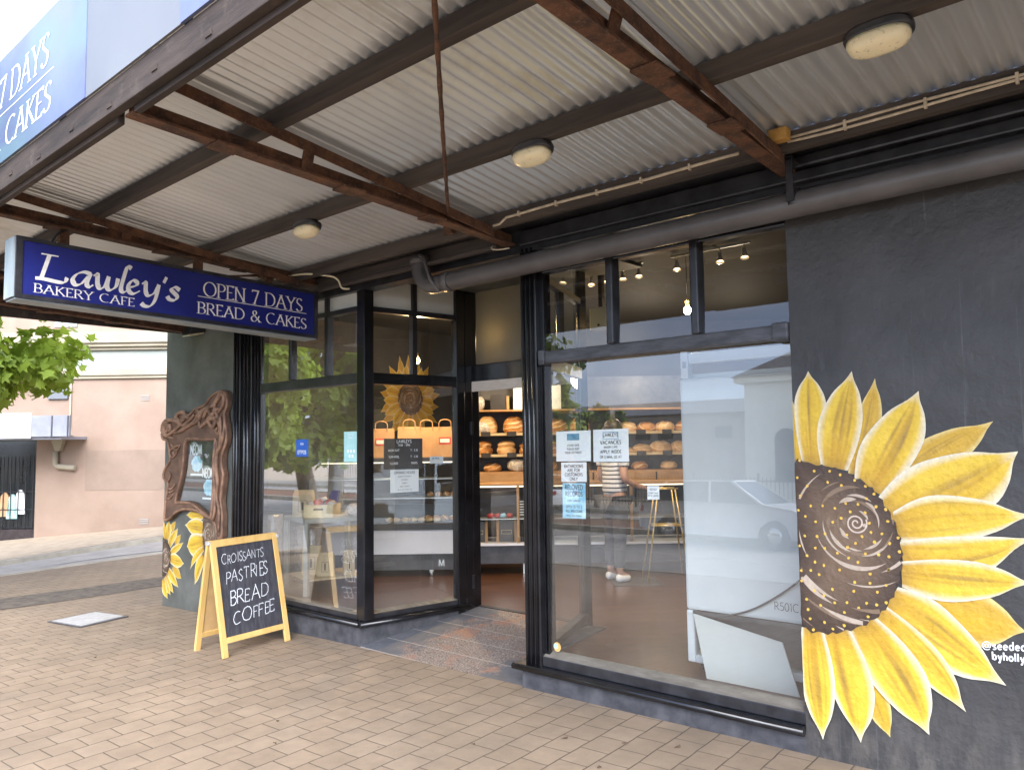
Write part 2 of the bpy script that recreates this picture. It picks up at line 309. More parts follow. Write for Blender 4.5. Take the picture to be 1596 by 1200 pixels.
mat('dry_leaf', (.07, .045, .03), (.13, .085, .05), 30, .8)
mat('roof_grey', (.16, .16, .17), (.22, .22, .23), 3, .8)
mat('hall_wall', (.30, .27, .25), (.36, .33, .30), 2, .8)
mat('house_wall', (.72, .72, .66), (.80, .80, .74), 2, .8)
mat('dark_glass', (.015, .018, .02), None, 3, .08)
mat('dark_tile', (.025, .02, .022), (.05, .04, .042), 9, .2)
mat('car_white', (.74, .75, .77), None, 1, .15)
mat('chrome', (.7, .7, .72), None, 2, .12, metal=1)
mat('tail_red', (.4, .02, .02), None, 2, .2)
mat('frosted', (.52, .53, .49), (.62, .62, .57), 2, .5)
mat('frosted_thin', (.085, .095, .088), (.115, .125, .112), 2, .5)
nt_ = M['frosted_thin'].node_tree; b_ = nt_.nodes['Principled BSDF']; tl_ = nt_.nodes.new('ShaderNodeBsdfTranslucent'); tl_.inputs[0].default_value = (.42, .36, .22, 1); ms_ = nt_.nodes.new('ShaderNodeMixShader'); ms_.inputs[0].default_value = .07
nt_.links.new(b_.outputs[0], ms_.inputs[1]); nt_.links.new(tl_.outputs[0], ms_.inputs[2]); nt_.links.new(ms_.outputs[0], nt_.nodes['Material Output'].inputs[0])
mat('blind_cream', (.62, .55, .46), (.72, .65, .56), 8, .8, stretch=(1, 1, 6))
mat('gold_metal', (.52, .36, .12), (.66, .48, .18), 4, .35, metal=.5)
emis('bulb_lit', (1.0, .72, .32), 26)
emis('spot_lit', (1.0, .66, .34), 1.6)
emis('case_strip', (1.0, .86, .62), .45)
def glass(name, f0, tint=(.95, .97, .96), k=.9, rough=0.0, dust_haze=0):
    m = bpy.data.materials.new(name); m.use_nodes = True; nt = m.node_tree; nt.nodes.clear(); M[name] = m
    lw = nt.nodes.new('ShaderNodeLayerWeight'); lw.inputs['Blend'].default_value = .5
    p = mathn(nt, 'POWER', lw.outputs['Facing'], 4.0)
    f = mathn(nt, 'ADD', mathn(nt, 'MULTIPLY', p, k), f0)
    tr = nt.nodes.new('ShaderNodeBsdfTransparent'); tr.inputs[0].default_value = (*tint, 1)
    gl = nt.nodes.new('ShaderNodeBsdfGlossy'); gl.inputs['Roughness'].default_value = rough; gl.inputs[0].default_value = (1, 1, 1, 1)
    mxs = nt.nodes.new('ShaderNodeMixShader'); nt.links.new(f, mxs.inputs[0]); nt.links.new(tr.outputs[0], mxs.inputs[1]); nt.links.new(gl.outputs[0], mxs.inputs[2])
    o = nt.nodes.new('ShaderNodeOutputMaterial'); last = mxs.outputs[0]
    if dust_haze:  # diffuse dust film, also standing in for the pane's foggy reflected haze
        t = nt.nodes.new('ShaderNodeTexCoord'); df = nt.nodes.new('ShaderNodeBsdfDiffuse'); df.inputs[0].default_value = (.62, .60, .54, 1); m2 = nt.nodes.new('ShaderNodeMixShader')
        nt.links.new(ramp(nt, noise_node(nt, mapping(nt, t.outputs['Object'], (1, 1, .5)), 3.5, 8, .7), ((dust_haze * .5,) * 3, (dust_haze * 1.8,) * 3), (.35, .7)), m2.inputs[0]); nt.links.new(last, m2.inputs[1]); nt.links.new(df.outputs[0], m2.inputs[2]); last = m2.outputs[0]
    nt.links.new(last, o.inputs[0]); return m
glass('shop_glass', .135, dust_haze=.03)
glass('bay_glass', .32, dust_haze=.04)
glass('transom_glass', .065, dust_haze=.004)
glass('case_glass', .05)
def vcol(name, rough=.5, nscale=40):
    m, nt, b, v = base(name)
    a = nt.nodes.new('ShaderNodeVertexColor'); a.layer_name = 'paint'
    c = mixc(nt, .8, a.outputs[0], ramp(nt, noise_node(nt, v, nscale, 6, .75), ((.80, .79, .75), (1.06, 1.06, 1.06)), (.28, .62)), 'MULTIPLY')
    c = mixc(nt, ramp(nt, noise_node(nt, v, 14, 8, .75), ((0, 0, 0), (.55, .55, .55)), (.66, .74)), c, (.10, .095, .085))
    bump(nt, b, mathn(nt, 'ADD', noise_node(nt, v, 26, 4), mathn(nt, 'MULTIPLY', noise_node(nt, v, 2.2, 6, .62), 3)), .5, .012)
    nt.links.new(c, b.inputs['Base Color']); b.inputs['Roughness'].default_value = rough; return m
vcol('mural_colours')
# ------------------------------------------------------------------ helpers
def rotz(a): return Matrix.Rotation(a, 3, 'Z')
class MB:
    def __init__(s): s.bm = bmesh.new(); s.mi = 0; s.paint = None
    def face(s, pts, smooth=False):
        vs = [s.bm.verts.new(p) for p in pts]
        f = s.bm.faces.new(vs); f.material_index = s.mi; f.smooth = smooth; return f
    def box(s, c, d, rot=None, bev=0):
        t = bmesh.new(); bmesh.ops.create_cube(t, size=1)
        for v in t.verts: v.co = Vector((v.co.x * d[0], v.co.y * d[1], v.co.z * d[2]))
        if bev: bmesh.ops.bevel(t, geom=list(t.edges), offset=min(bev, min(d) * .45), segments=2, affect='EDGES', profile=.6)
        for v in t.verts:
            q = v.co
            if rot is not None: q = rot @ q
            v.co = q + Vector(c)
        s.add(t); return s
    def bb(s, x0, x1, y0, y1, z0, z1, bev=0):
        return s.box(((x0 + x1) / 2, (y0 + y1) / 2, (z0 + z1) / 2), (abs(x1 - x0), abs(y1 - y0), abs(z1 - z0)), None, bev)
    def add(s, t, smooth=None):
        mp = {}
        for v in t.verts: mp[v] = s.bm.verts.new(v.co)
        for f in t.faces:
            try: g = s.bm.faces.new([mp[v] for v in f.verts])
            except ValueError: continue
            g.material_index = s.mi; g.smooth = f.smooth if smooth is None else smooth
        t.free()
    def prism(s, pts, ext):
        e = Vector(ext); n = len(pts); P = [Vector(p) for p in pts]
        a = [s.bm.verts.new(p) for p in P]; b = [s.bm.verts.new(p + e) for p in P]
        fs = [s.bm.faces.new(a), s.bm.faces.new(b[::-1])]
        for i in range(n): fs.append(s.bm.faces.new([a[i], b[i], b[(i + 1) % n], a[(i + 1) % n]]))
        for f in fs: f.material_index = s.mi
        return s
    def beam(s, p, q, w, h, up=(0, 0, 1)):     # box bar from p to q, w sideways, h along up
        p = Vector(p); q = Vector(q); d = (q - p); L = d.length; d.normalize()
        u = Vector(up); sd_ = d.cross(u).normalized(); u = sd_.cross(d).normalized()
        rot = Matrix((d, sd_, u)).transposed()
        return s.box((p + q) / 2, (L, w, h), rot)
    def tube(s, path, r, n=8, smooth=True, caps=True):
        P = [Vector(p) for p in path]; rs = r if isinstance(r, (list, tuple)) else [r] * len(P)
        rings = []; prev = None
        for i, p in enumerate(P):
            d = (P[min(i + 1, len(P) - 1)] - P[max(i - 1, 0)]).normalized()
            if prev is None:
                a = Vector((0, 0, 1)) if abs(d.z) < .9 else Vector((1, 0, 0))
                u = d.cross(a).normalized()
            else: u = (prev - d * prev.dot(d)).normalized()
            prev = u; w = d.cross(u)
            rings.append([s.bm.verts.new(p + (u * math.cos(2 * math.pi * k / n) + w * math.sin(2 * math.pi * k / n)) * rs[i]) for k in range(n)])
        for a, b in zip(rings, rings[1:]):
            for k in range(n):
                f = s.bm.faces.new([a[k], a[(k + 1) % n], b[(k + 1) % n], b[k]]); f.smooth = smooth; f.material_index = s.mi
        if caps:
            for ring in (rings[0][::-1], rings[-1]):
                f = s.bm.faces.new(ring); f.material_index = s.mi
        return s
    def cyl(s, p, q, r, n=16, smooth=True): return s.tube([p, q], r, n, smooth)
    def ball(s, c, d, sub=2, rot=None, amp=0, freq=6, seed=0):
        t = bmesh.new(); bmesh.ops.create_icosphere(t, subdivisions=sub, radius=1)
        for v in t.verts:
            k = 1 + amp * mnoise.noise(v.co * freq + Vector((seed, seed * .7, 0)))
            q = Vector((v.co.x * d[0], v.co.y * d[1], v.co.z * d[2])) * k
            if rot is not None: q = rot @ q
            v.co = q + Vector(c)
        s.add(t, True); return s
    def lathe(s, prof, c, n=24, axis='Z', smooth=True):
        c = Vector(c); rings = []
        for r, h in prof:
            ring = []
            for k in range(n):
                a = 2 * math.pi * k / n; x, y = r * math.cos(a), r * math.sin(a)
                ring.append(s.bm.verts.new(c + (Vector((x, y, h)) if axis == 'Z' else Vector((x, h, y)) if axis == 'Y' else Vector((h, x, y)))))
            rings.append(ring)
        for a, b in zip(rings, rings[1:]):
            for k in range(n):
                f = s.bm.faces.new([a[k], a[(k + 1) % n], b[(k + 1) % n], b[k]]); f.smooth = smooth; f.material_index = s.mi
        for ring in (rings[0][::-1], rings[-1]):
            f = s.bm.faces.new(ring); f.material_index = s.mi
        return s
    def build(s, name, mats, parent=None, bevel=0, recalc=True, smooth_angle=None):
        if not isinstance(mats, (list, tuple)): mats = [mats]
        if recalc: bmesh.ops.recalc_face_normals(s.bm, faces=list(s.bm.faces))
        r = parent
        while r is not None and r.parent is not None: r = r.parent
        if r is not None:
            inv = ROOTINV.get(r.name)
            for v in s.bm.verts: v.co = (inv @ v.co) if inv is not None else v.co - r.location
        me = bpy.data.meshes.new(name)
        s.bm.to_mesh(me); s.bm.free()
        for m in mats: me.materials.append(M[m])
        o = bpy.data.objects.new(name, me); COL.objects.link(o)
        if parent is not None: o.parent = parent
        if bevel:
            b = o.modifiers.new('bevel', 'BEVEL'); b.width = bevel; b.segments = 2; b.limit_method = 'ANGLE'; b.angle_limit = R(40)
        return o
ROOTINV = {}
def thing(name, label, cat, loc=(0, 0, 0), group=None):
    o = bpy.data.objects.new(name, None); COL.objects.link(o); o.location = loc
    o.empty_display_size = .1; o['label'] = label; o['category'] = cat
    if group: o['group'] = group
    return o
def tag(o, label, cat, group=None):
    o['label'] = label; o['category'] = cat
    if group: o['group'] = group
    return o
def struct(o): o['kind'] = 'structure'; return o
def setorigin(o, loc):                     # single-mesh thing: move its origin to its base
    l = Vector(loc)
    o.data.transform(Matrix.Translation(-l)); o.location = l; return o
def dup(root, loc, rz=0, label=None, group=None):
    r = root.copy(); COL.objects.link(r); r.location = loc; r.rotation_euler = (0, 0, rz)
    if label: r['label'] = label
    if group: r['group'] = group
    for ch in list(root.children):
        c = ch.copy(); COL.objects.link(c); c.parent = r
        for g in list(ch.children):
            d = g.copy(); COL.objects.link(d); d.parent = c
    return r
def catmull(pts, n=8, closed=False):
    P = [Vector(p) for p in pts]; out = []
    m = len(P)
    for i in range(m if closed else m - 1):
        if closed: p0, p1, p2, p3 = P[(i - 1) % m], P[i], P[(i + 1) % m], P[(i + 2) % m]
        else: p0, p1, p2, p3 = P[max(i - 1, 0)], P[i], P[i + 1], P[min(i + 2, m - 1)]
        for k in range(n):
            t = k / n
            out.append(.5 * ((2 * p1) + (-p0 + p2) * t + (2 * p0 - 5 * p1 + 4 * p2 - p3) * t * t + (-p0 + 3 * p1 - 3 * p2 + p3) * t ** 3))
    if not closed: out.append(P[-1])
    return out
# diagonal shop axes: the counter and bread wall stand at 41.7 degrees to the street front
FD = Vector((-.6637, .7480, 0)).normalized(); RD = Vector((FD.y, -FD.x, 0)); TH = math.atan2(RD.y, RD.x); RT = rotz(TH)
SHOP0 = Vector((0, -4.03, 0))
def D(l, d, z): return SHOP0 + RD * l + FD * d + Vector((0, 0, z))
# ------------------------------------------------------------------ lettering: stroke glyphs drawn with a broad pen
def arc(cx, cy, rx, ry, a0, a1, n=14):
    return [(cx + rx * math.cos(R(a0 + (a1 - a0) * i / n)), cy + ry * math.sin(R(a0 + (a1 - a0) * i / n))) for i in range(n + 1)]
G = {
 'A': (.78, [[(.02, 0), (.40, 1)], [(.38, 1), (.76, 0)], [(.17, .36), (.62, .36)]]),
 'B': (.60, [[(.08, 0), (.08, 1)], [(.08, 1), (.28, 1)] + arc(.28, .76, .24, .24, 90, -90) + [(.08, .52)], [(.08, .52), (.30, .52)] + arc(.30, .26, .28, .26, 90, -90) + [(.08, 0)]]),
 'C': (.76, [arc(.44, .5, .42, .51, 52, 308, 22)]),
 'D': (.80, [[(.08, 0), (.08, 1)], [(.08, 1), (.30, 1)] + arc(.30, .5, .46, .5, 90, -90, 20) + [(.08, 0)]]),
 'E': (.52, [[(.08, 0), (.08, 1)], [(.08, 1), (.48, 1), (.49, .9)], [(.08, .52), (.42, .52)], [(.08, 0), (.49, 0), (.52, .12)]]),
 'F': (.50, [[(.08, 0), (.08, 1)], [(.08, 1), (.48, 1), (.49, .9)], [(.08, .52), (.40, .52)]]),
 'G': (.80, [arc(.44, .5, .42, .51, 52, 320, 22), [(.74, .44), (.74, .05)]]),
 'H': (.76, [[(.08, 0), (.08, 1)], [(.68, 0), (.68, 1)], [(.08, .52), (.68, .52)]]),
 'I': (.20, [[(.10, 0), (.10, 1)]]),
 'J': (.36, [[(.24, 1), (.24, .15), (.12, -.05), (0, -.05)]]),
 'K': (.68, [[(.08, 0), (.08, 1)], [(.08, .45), (.58, 1)], [(.22, .58), (.68, 0)]]),
 'L': (.52, [[(.08, 1), (.08, 0)], [(.08, 0), (.49, 0), (.52, .12)]]),
 'M': (.92, [[(.06, 0), (.14, 1)], [(.14, 1), (.46, .04)], [(.46, .04), (.78, 1)], [(.78, 1), (.86, 0)]]),
 'N': (.78, [[(.08, 0), (.08, 1)], [(.08, 1), (.70, 0)], [(.70, 0), (.70, 1)]]),
 'O': (.90, [arc(.45, .5, .43, .51, 0, 360, 30)]),
 'P': (.58, [[(.08, 0), (.08, 1)], [(.08, 1), (.28, 1)] + arc(.28, .74, .27, .26, 90, -90) + [(.14, .48)]]),
 'Q': (.90, [arc(.45, .5, .43, .51, 0, 360, 30), [(.5, .1), (.9, -.15)]]),
 'R': (.66, [[(.08, 0), (.08, 1)], [(.08, 1), (.28, 1)] + arc(.28, .75, .25, .25, 90, -90) + [(.10, .50)], [(.28, .50), (.66, 0)]]),
 'S': (.54, [[(.47, .86)] + arc(.28, .75, .21, .25, 40, 200, 10) + [(.20, .56), (.38, .43)] + arc(.26, .25, .24, .26, 25, -140, 10) + [(.04, .16)]]),
 'T': (.66, [[(.33, 0), (.33, 1)], [(.03, .9), (.04, 1), (.62, 1), (.63, .9)]]),
 'U': (.74, [[(.09, 1), (.09, .32)] + arc(.37, .32, .28, .34, 180, 360, 12) + [(.65, 1)]]),
 'V': (.74, [[(.02, 1), (.37, 0)], [(.37, 0), (.72, 1)]]),
 'W': (1.06, [[(.02, 1), (.28, 0)], [(.28, 0), (.53, 1)], [(.53, 1), (.78, 0)], [(.78, 0), (1.04, 1)]]),
 'X': (.68, [[(.03, 1), (.65, 0)], [(.03, 0), (.65, 1)]]),
 'Y': (.70, [[(.02, 1), (.35, .48)], [(.68, 1), (.35, .48)], [(.35, .48), (.35, 0)]]),
 'Z': (.62, [[(.05, 1), (.58, 1), (.04, 0), (.58, 0)]]),
 '7': (.54, [[(.03, .88), (.05, 1), (.52, 1), (.20, 0)]]),
 '0': (.60, [arc(.30, .5, .26, .5, 0, 360, 24)]), '1': (.30, [[(.05, .85), (.18, 1), (.18, 0)]]),
 '2': (.52, [[(.05, .8)] + arc(.26, .75, .22, .25, 160, -30, 8) + [(.05, 0), (.48, 0)]]),
 '5': (.52, [[(.46, 1), (.12, 1), (.09, .56)] + arc(.24, .31, .25, .31, 110, -140, 12)]),
 '6': (.56, [[(.45, 1), (.12, .5)] + arc(.28, .28, .23, .28, 160, -200, 18)]),
 '3': (.5, [arc(.22, .75, .22, .25, 150, -80, 10) + arc(.22, .26, .25, .26, 80, -150, 10)]),
 '&': (.82, [[(.80, 0), (.22, .68)] + arc(.34, .82, .15, .17, 200, -30, 10) + [(.40, .62), (.14, .42)] + arc(.28, .24, .22, .25, 130, 300, 10) + [(.62, .28), (.72, .55)]]),
 '-': (.4, [[(.05, .45), (.35, .45)]]), '.': (.2, [[(.08, 0), (.08, .08)]]), "'": (.2, [[(.10, 1.02), (.06, .82)]]), ' ': (.34, []),
 '@': (.92, [arc(.44, .38, .42, .46, 315, 10, 26), arc(.42, .38, .17, .21, 0, 360, 14), [(.60, .58), (.62, .24), (.80, .22), (.86, .45)]]),
 's': (.40, [[(.34, .48)] + arc(.20, .42, .14, .13, 40, 200, 8) + [(.26, .26)] + arc(.18, .14, .15, .14, 40, -150, 8)]),
 'e': (.46, [[(.06, .29), (.40, .31)] + arc(.23, .28, .18, .27, 10, 320, 14)]),
 'd': (.50, [arc(.23, .28, .18, .28, 20, 380, 16), [(.42, .95), (.42, 0)]]),
 'b': (.50, [[(.07, .95), (.07, 0)], arc(.26, .28, .18, .28, 160, -200, 16)]),
 'y': (.46, [[(.05, .56), (.22, .06)], [(.42, .56), (.18, -.30), (.04, -.30)]]),
 'h': (.48, [[(.07, .95), (.07, 0)], [(.07, .36)] + arc(.24, .36, .17, .20, 160, 0, 8) + [(.41, 0)]]),
 'o': (.48, [arc(.24, .28, .19, .28, 0, 360, 16)]),
 'l': (.18, [[(.09, .95), (.09, 0)]]),
}
def ribbon(mb, pts, pen, to3, dn, serif=False):
    P = [Vector((p[0], p[1])) for p in pts]
    Q = [P[0]]
    for p in P[1:]:
        if (p - Q[-1]).length > 1e-4: Q.append(p)
    P = Q
    if len(P) < 2: return
    closed = (P[0] - P[-1]).length < .02 and len(P) > 6
    n = len(P); L = []; Rr = []
    for i in range(n):
        a = P[i - 1] if i > 0 else (P[-2] if closed else None)
        b = P[i + 1] if i < n - 1 else (P[1] if closed else None)
        d1 = (P[i] - a).normalized() if a is not None else None
        d2 = (b - P[i]).normalized() if b is not None else None
        d = (d1 + d2) if (d1 is not None and d2 is not None) else (d1 or d2)
        if d.length < 1e-4: d = d1
        d = d.normalized(); nn = Vector((-d.y, d.x))
        w = pen(math.atan2(d.y, d.x)) / 2
        if d1 is not None and d2 is not None: w /= max(.6, nn.dot(Vector((-d1.y, d1.x))))
        L.append(P[i] + nn * w); Rr.append(P[i] - nn * w)
    for i in range(n - 1):
        mb.face([to3(L[i], dn), to3(Rr[i], dn), to3(Rr[i + 1], dn), to3(L[i + 1], dn)])
def pen_broad(lo, hi, ang): return lambda th: lo + (hi - lo) * abs(math.sin(th - R(ang)))
def pen_mono(w): return lambda th: w
def write(mb, text, P0, xd, yd, h, pen, sp=.1, serif=False, slant=0, center=None, jit=0, xs=1.0, lift=.0012, rng=None):
    P0 = Vector(P0); xd = Vector(xd); yd = Vector(yd); nrm = xd.cross(yd).normalized()
    tot = sum(G[c][0] for c in text) + sp * (len(text) - 1)
    x = -tot / 2 if center else 0.0
    rng = rng or random.Random(3); k = 0
    for c in text:
        w, strokes = G[c]
        jx, jy, js = (rng.uniform(-jit, jit), rng.uniform(-jit, jit), 1 + rng.uniform(-jit, jit) * 1.4) if jit else (0, 0, 1)
        for st in strokes:
            k += 1
            dn = lift + .00025 * (k % 4)
            def to3(p, dn_, x=x, jx=jx, jy=jy, js=js):
                return P0 + xd * ((x + jx + (p.x * js + p.y * slant)) * h * xs) + yd * ((p.y * js + jy) * h) + nrm * dn_
            s2 = st
            if jit:
                s2 = [(p[0] + rng.uniform(-jit, jit) * .35, p[1] + rng.uniform(-jit, jit) * .35) for p in st]
            ribbon(mb, s2, pen, to3, dn)
            if serif and len(st) >= 2:
                for e, o in ((st[0], st[1]), (st[-1], st[-2])):
                    if abs(e[1] - o[1]) > abs(e[0] - o[0]) * .9 and abs(e[1] - o[1]) > .3 and (abs(e[1]) < .02 or abs(e[1] - 1) < .02):
                        sw = .15
                        ribbon(mb, [(e[0] - sw, e[1]), (e[0] + sw, e[1])], pen_mono(.042), to3, dn + .0002)
        x += w + sp
    return tot * h * xs
TRAJAN = pen_broad(.032, .118, 12)
# ------------------------------------------------------------------ painted sunflowers (flat paint on a wall, real brushed colours)
def petal_grid(B, T, mL, mR, ns=20, nt=18):
    B, T, mL, mR = (Vector(p) for p in (B, T, mL, mR)); ax = (T - B)
    def edge(m):
        s = (m - B).dot(ax) / ax.length_squared; foot = B + ax * s; off = m - foot
        c = [B + off * .70, B + ax * (s * .5) + off * 1.06, m + off * .12, B + ax * (s + (1 - s) * .5) + off * .74, B + ax * (s + (1 - s) * .80) + off * .24, T]
        return catmull([(p.x, p.y, 0) for p in c], 6)
    a = edge(mL); b = edge(mR); out = []
    for i in range(ns + 1):
        u = i / ns * (len(a) - 1); k = min(int(u), len(a) - 2); f = u - k
        p = a[k].lerp(a[k + 1], f); q = b[k].lerp(b[k + 1], f)
        out.append([p.lerp(q, j / nt) for j in range(nt + 1)])
    return out
def paint_flower(name, petals, disc, to3, parent, spiral=None, seed=1, dots=True, clip=None):
    rng = random.Random(seed); bm = bmesh.new(); cl = bm.verts.layers.float_color.new('paint')
    def lerpc(a, b, t): t = max(0, min(1, t)); return tuple(x + (y - x) * t for x, y in zip(a, b))
    k = 0
    for kind, Bp, T, mL, mR in petals:
        k += 1; dn = .0015 + k * .0006 if kind == 'f' else .0008 + k * .0004
        gpts = petal_grid(Bp, T, mL, mR); ns, nt = len(gpts) - 1, len(gpts[0]) - 1
        ye = (.64, .445, .042) if kind == 'f' else (.50, .31, .035); ora = (.55, .335, .022); wh = (.64, .60, .48) if kind == 'f' else (.64, .52, .22); br = (.24, .15, .04)
        sk = rng.uniform(-.25, .25); rows = []
        for i, row in enumerate(gpts):
            vr = []
            for j, p in enumerate(row):
                s = i / ns; t = 2 * j / nt - 1; q = Vector((p.x, p.y))
                if clip: q.x = max(q.x, clip)
                v = bm.verts.new(to3(q, dn))
                n1 = mnoise.noise(Vector((t * 2.6 + k * 3.1, s * 1.5, seed))) * .5; n2 = mnoise.noise(Vector((t * 7.5 + k * 5.7, s * 1.2 + k, seed + 3)))
                c = lerpc(ye, ora, (1 - abs(t - sk) * 1.5) * (1 - abs(s - .4) * 1.4) + n1 + n2 * .5)
                c = lerpc(c, br, max(0, .45 - abs(t - sk) * 1.5 + n2 * 1.5) * max(0, 1 - abs(s - .40) * 2.1) * .8)
                c = lerpc(c, (.42, .21, .018), max(0, .30 - s) * 2.4 + n2 * .25 * max(0, .6 - s))
                c = lerpc(c, br, max(0, .12 - s) * 4.5)
                c = lerpc(c, wh, max((abs(t) - .68) / .32, (s - .74) / .24) + n1 * .45)
                v[cl] = (*c, 1); vr.append(v)
            rows.append(vr)
        for a, b in zip(rows, rows[1:]):
            for j in range(nt):
                try: bm.faces.new([a[j], a[j + 1], b[j + 1], b[j]])
                except ValueError: pass
    dz = .0015 + (k + 2) * .0006
    C = sum((Vector(p) for p in disc), Vector((0, 0))) / len(disc)
    dpts = catmull([(p[0], p[1], 0) for p in disc], 4, True)
    rows = []
    for f in (1.0, .86, .6, .3, .05):
        vr = []
        for i, p in enumerate(dpts):
            q = C + (Vector((p.x, p.y)) - C) * f
            if f == 1.0: q += (q - C).normalized() * .008 * math.sin(i * 2.3)
            if clip: q.x = max(q.x, clip)
            v = bm.verts.new(to3(q, dz)); v[cl] = (*lerpc((.045, .027, .019), (.150, .098, .062), (1 - f) * 1.4 + .2 * mnoise.noise(Vector((q.x * 9, q.y * 9, 2)))), 1); vr.append(v)
        rows.append(vr)
    n = len(dpts)
    for a, b in zip(rows, rows[1:]):
        for i in range(n): bm.faces.new([a[i], a[(i + 1) % n], b[(i + 1) % n], b[i]])
    bm.faces.new(rows[-1])
    sp = Vector(spiral) if spiral else C; rad = max((Vector(d) - sp).length for d in disc)
    def inside(q):
        ins = False; j = n - 1
        for i in range(n):
            if (dpts[i].y > q.y) != (dpts[j].y > q.y) and q.x < (dpts[j].x - dpts[i].x) * (q.y - dpts[i].y) / (dpts[j].y - dpts[i].y + 1e-12) + dpts[i].x: ins = not ins
            j = i
        return ins
    for m_ in range(70):
        r0 = rad * (.06 + .9 * rng.random()); a0 = rng.uniform(0, 6.3); L = rng.uniform(.5, 1.4) * min(1, .35 + .25 * rad / r0)
        w0 = rng.uniform(.004, .012) * min(1, rad / .4); pts = []
        for i in range(13):
            a = a0 + L * i / 12; r = r0 * (1 + .06 * i / 12); q = sp + Vector((math.cos(a), math.sin(a))) * r; pts.append(q)
        prev = None; col = (.42, .34, .27) if rng.random() < .6 else (.19, .13, .085)
        for i, q in enumerate(pts):
            if not inside(q) or (clip and q.x < clip + .012): prev = None; continue
            rad_ = (q - sp).normalized() * w0 * math.sin(math.pi * i / 12 + .02)
            a = bm.verts.new(to3(q + rad_, dz + .0006 + m_ * .00004)); b = bm.verts.new(to3(q - rad_, dz + .0006 + m_ * .00004)); a[cl] = b[cl] = (*col, 1)
            if prev: bm.faces.new([prev[0], a, b, prev[1]])
            prev = (a, b)
    if spiral:
        prev = None
        for i in range(60):
            a = i * .22; q = sp + Vector((math.cos(a), math.sin(a))) * (.006 + .0035 * a); rd = Vector((math.cos(a), math.sin(a))) * .0036
            u = bm.verts.new(to3(q + rd, dz + .0022)); v = bm.verts.new(to3(q - rd, dz + .0022)); u[cl] = v[cl] = (.52, .43, .36, 1)
            if prev: bm.faces.new([prev[0], u, v, prev[1]])
            prev = (u, v)
    if dots:
        made = []
        for m_ in range(1500):
            q = sp + Vector((rng.uniform(-1, 1), rng.uniform(-1, 1))) * rad
            if not inside(q) or (clip and q.x < clip + .01) or (spiral and (q - sp).length < .06): continue
            if any((q - o).length < .043 * min(1, rad / .45) for o in made): continue
            made.append(q); r0 = .0075 * min(1, rad / .4)
            vs = [bm.verts.new(to3(q + Vector((math.cos(i * 1.0472 + m_), math.sin(i * 1.0472 + m_))) * r0 * rng.uniform(.8, 1.2), dz + .003)) for i in range(6)]
            for v in vs: v[cl] = (.66, .42, .07, 1)
            bm.faces.new(vs)
    mb = MB(); mb.bm.free(); mb.bm = bm
    return mb.build(name, 'mural_colours', parent, recalc=False)
# ================================================================== THE SETTING
def interp(x, K):
    if x <= K[0][0]: return K[0][1]
    for (a, b), (c, d) in zip(K, K[1:]):
        if x <= c: return b + (d - b) * (x - a) / (c - a)
    return K[-1][1]
GX = [(-60, -1.3), (-20, -.50), (-14, -.22), (-12.5, -.17), (-8.8, -.095), (-6.8, -.035), (-5.3, 0), (-3.5, .008), (-1.6, .035), (6, .16), (40, .5)]
def gz(x, y):
    z = interp(x, GX) + .02 * min(0, max(y, -6.8))
    z += max(0, min(1, (-x - 12) / 4)) * .08 * max(0, min(y, 30))
    return z
def grid(name, xs, ys, zf, m, keep=None):
    bm = bmesh.new(); V = {}
    for i, x in enumerate(xs):
        for j, y in enumerate(ys): V[i, j] = bm.verts.new((x, y, zf(x, y)))
    for i in range(len(xs) - 1):
        for j in range(len(ys) - 1):
            if keep is None or keep((xs[i] + xs[i + 1]) / 2, (ys[j] + ys[j + 1]) / 2):
                bm.faces.new([V[i, j], V[i + 1, j], V[i + 1, j + 1], V[i, j + 1]])
    bmesh.ops.delete(bm, geom=[v for v in bm.verts if not v.link_faces], context='VERTS')
    mb = MB(); mb.bm.free(); mb.bm = bm
    return struct(mb.build(name, m, recalc=False))
def frange(a, b, n): return [a + (b - a) * i / n for i in range(n + 1)]
def roadz(x, y):
    t = max(0, min(1, (-y - 6.0) / 1.5))
    return (gz(x, y) - .13) * (1 - t) + (-.33 - .0 * x) * t if x > -14 or y < -7.5 else (gz(x, y) - .10) * (1 - t) + (-.33) * t
xs = [-350, -200, -100, -60] + frange(-40, -13.4, 16) + frange(-12, 30, 14) + [60, 120, 350]
ys = [-350, -200, -100, -60, -40, -30, -20, -14, -10, -8, -7.5, -7, -6.5, -6, -4, -2, -1, 0, 1, 2, 3, 5, 8, 12, 18, 26, 36, 60, 120, 350]
grid('road', xs, ys, roadz, 'asphalt', keep=lambda x, y: x < -13 or y < -6 or y > 9 or x > 9)
xs = frange(-13.45, -8.8, 8) + frange(-8.4, 0, 21) + [2, 4, 8, 14, 30]
ys = [-6.8, -6, -5, -4, -3.2, -2.6, -2, -1.5, -1, -.5, 0, .06] + [1, 2, 4, 8, 16, 40]
grid('footpath', xs, ys, gz, 'brick_pavers', keep=lambda x, y: y < .06 or x < -8.75)
k = MB()
for a, b in zip(frange(-13.6, 30, 30), frange(-13.6, 30, 30)[1:]): k.beam((a, -6.9, gz(a, -6.8) - .10), (b, -6.9, gz(b, -6.8) - .10), .2, .22)
struct(k.build('kerb', 'concrete'))
k = MB()
for a, b in zip(frange(-7, 40, 30), frange(-7, 40, 30)[1:]): k.beam((-13.55, a, gz(-13.5, a) - .10), (-13.55, b, gz(-13.5, b) - .10), .2, .214)
struct(k.build('kerb', 'concrete'))
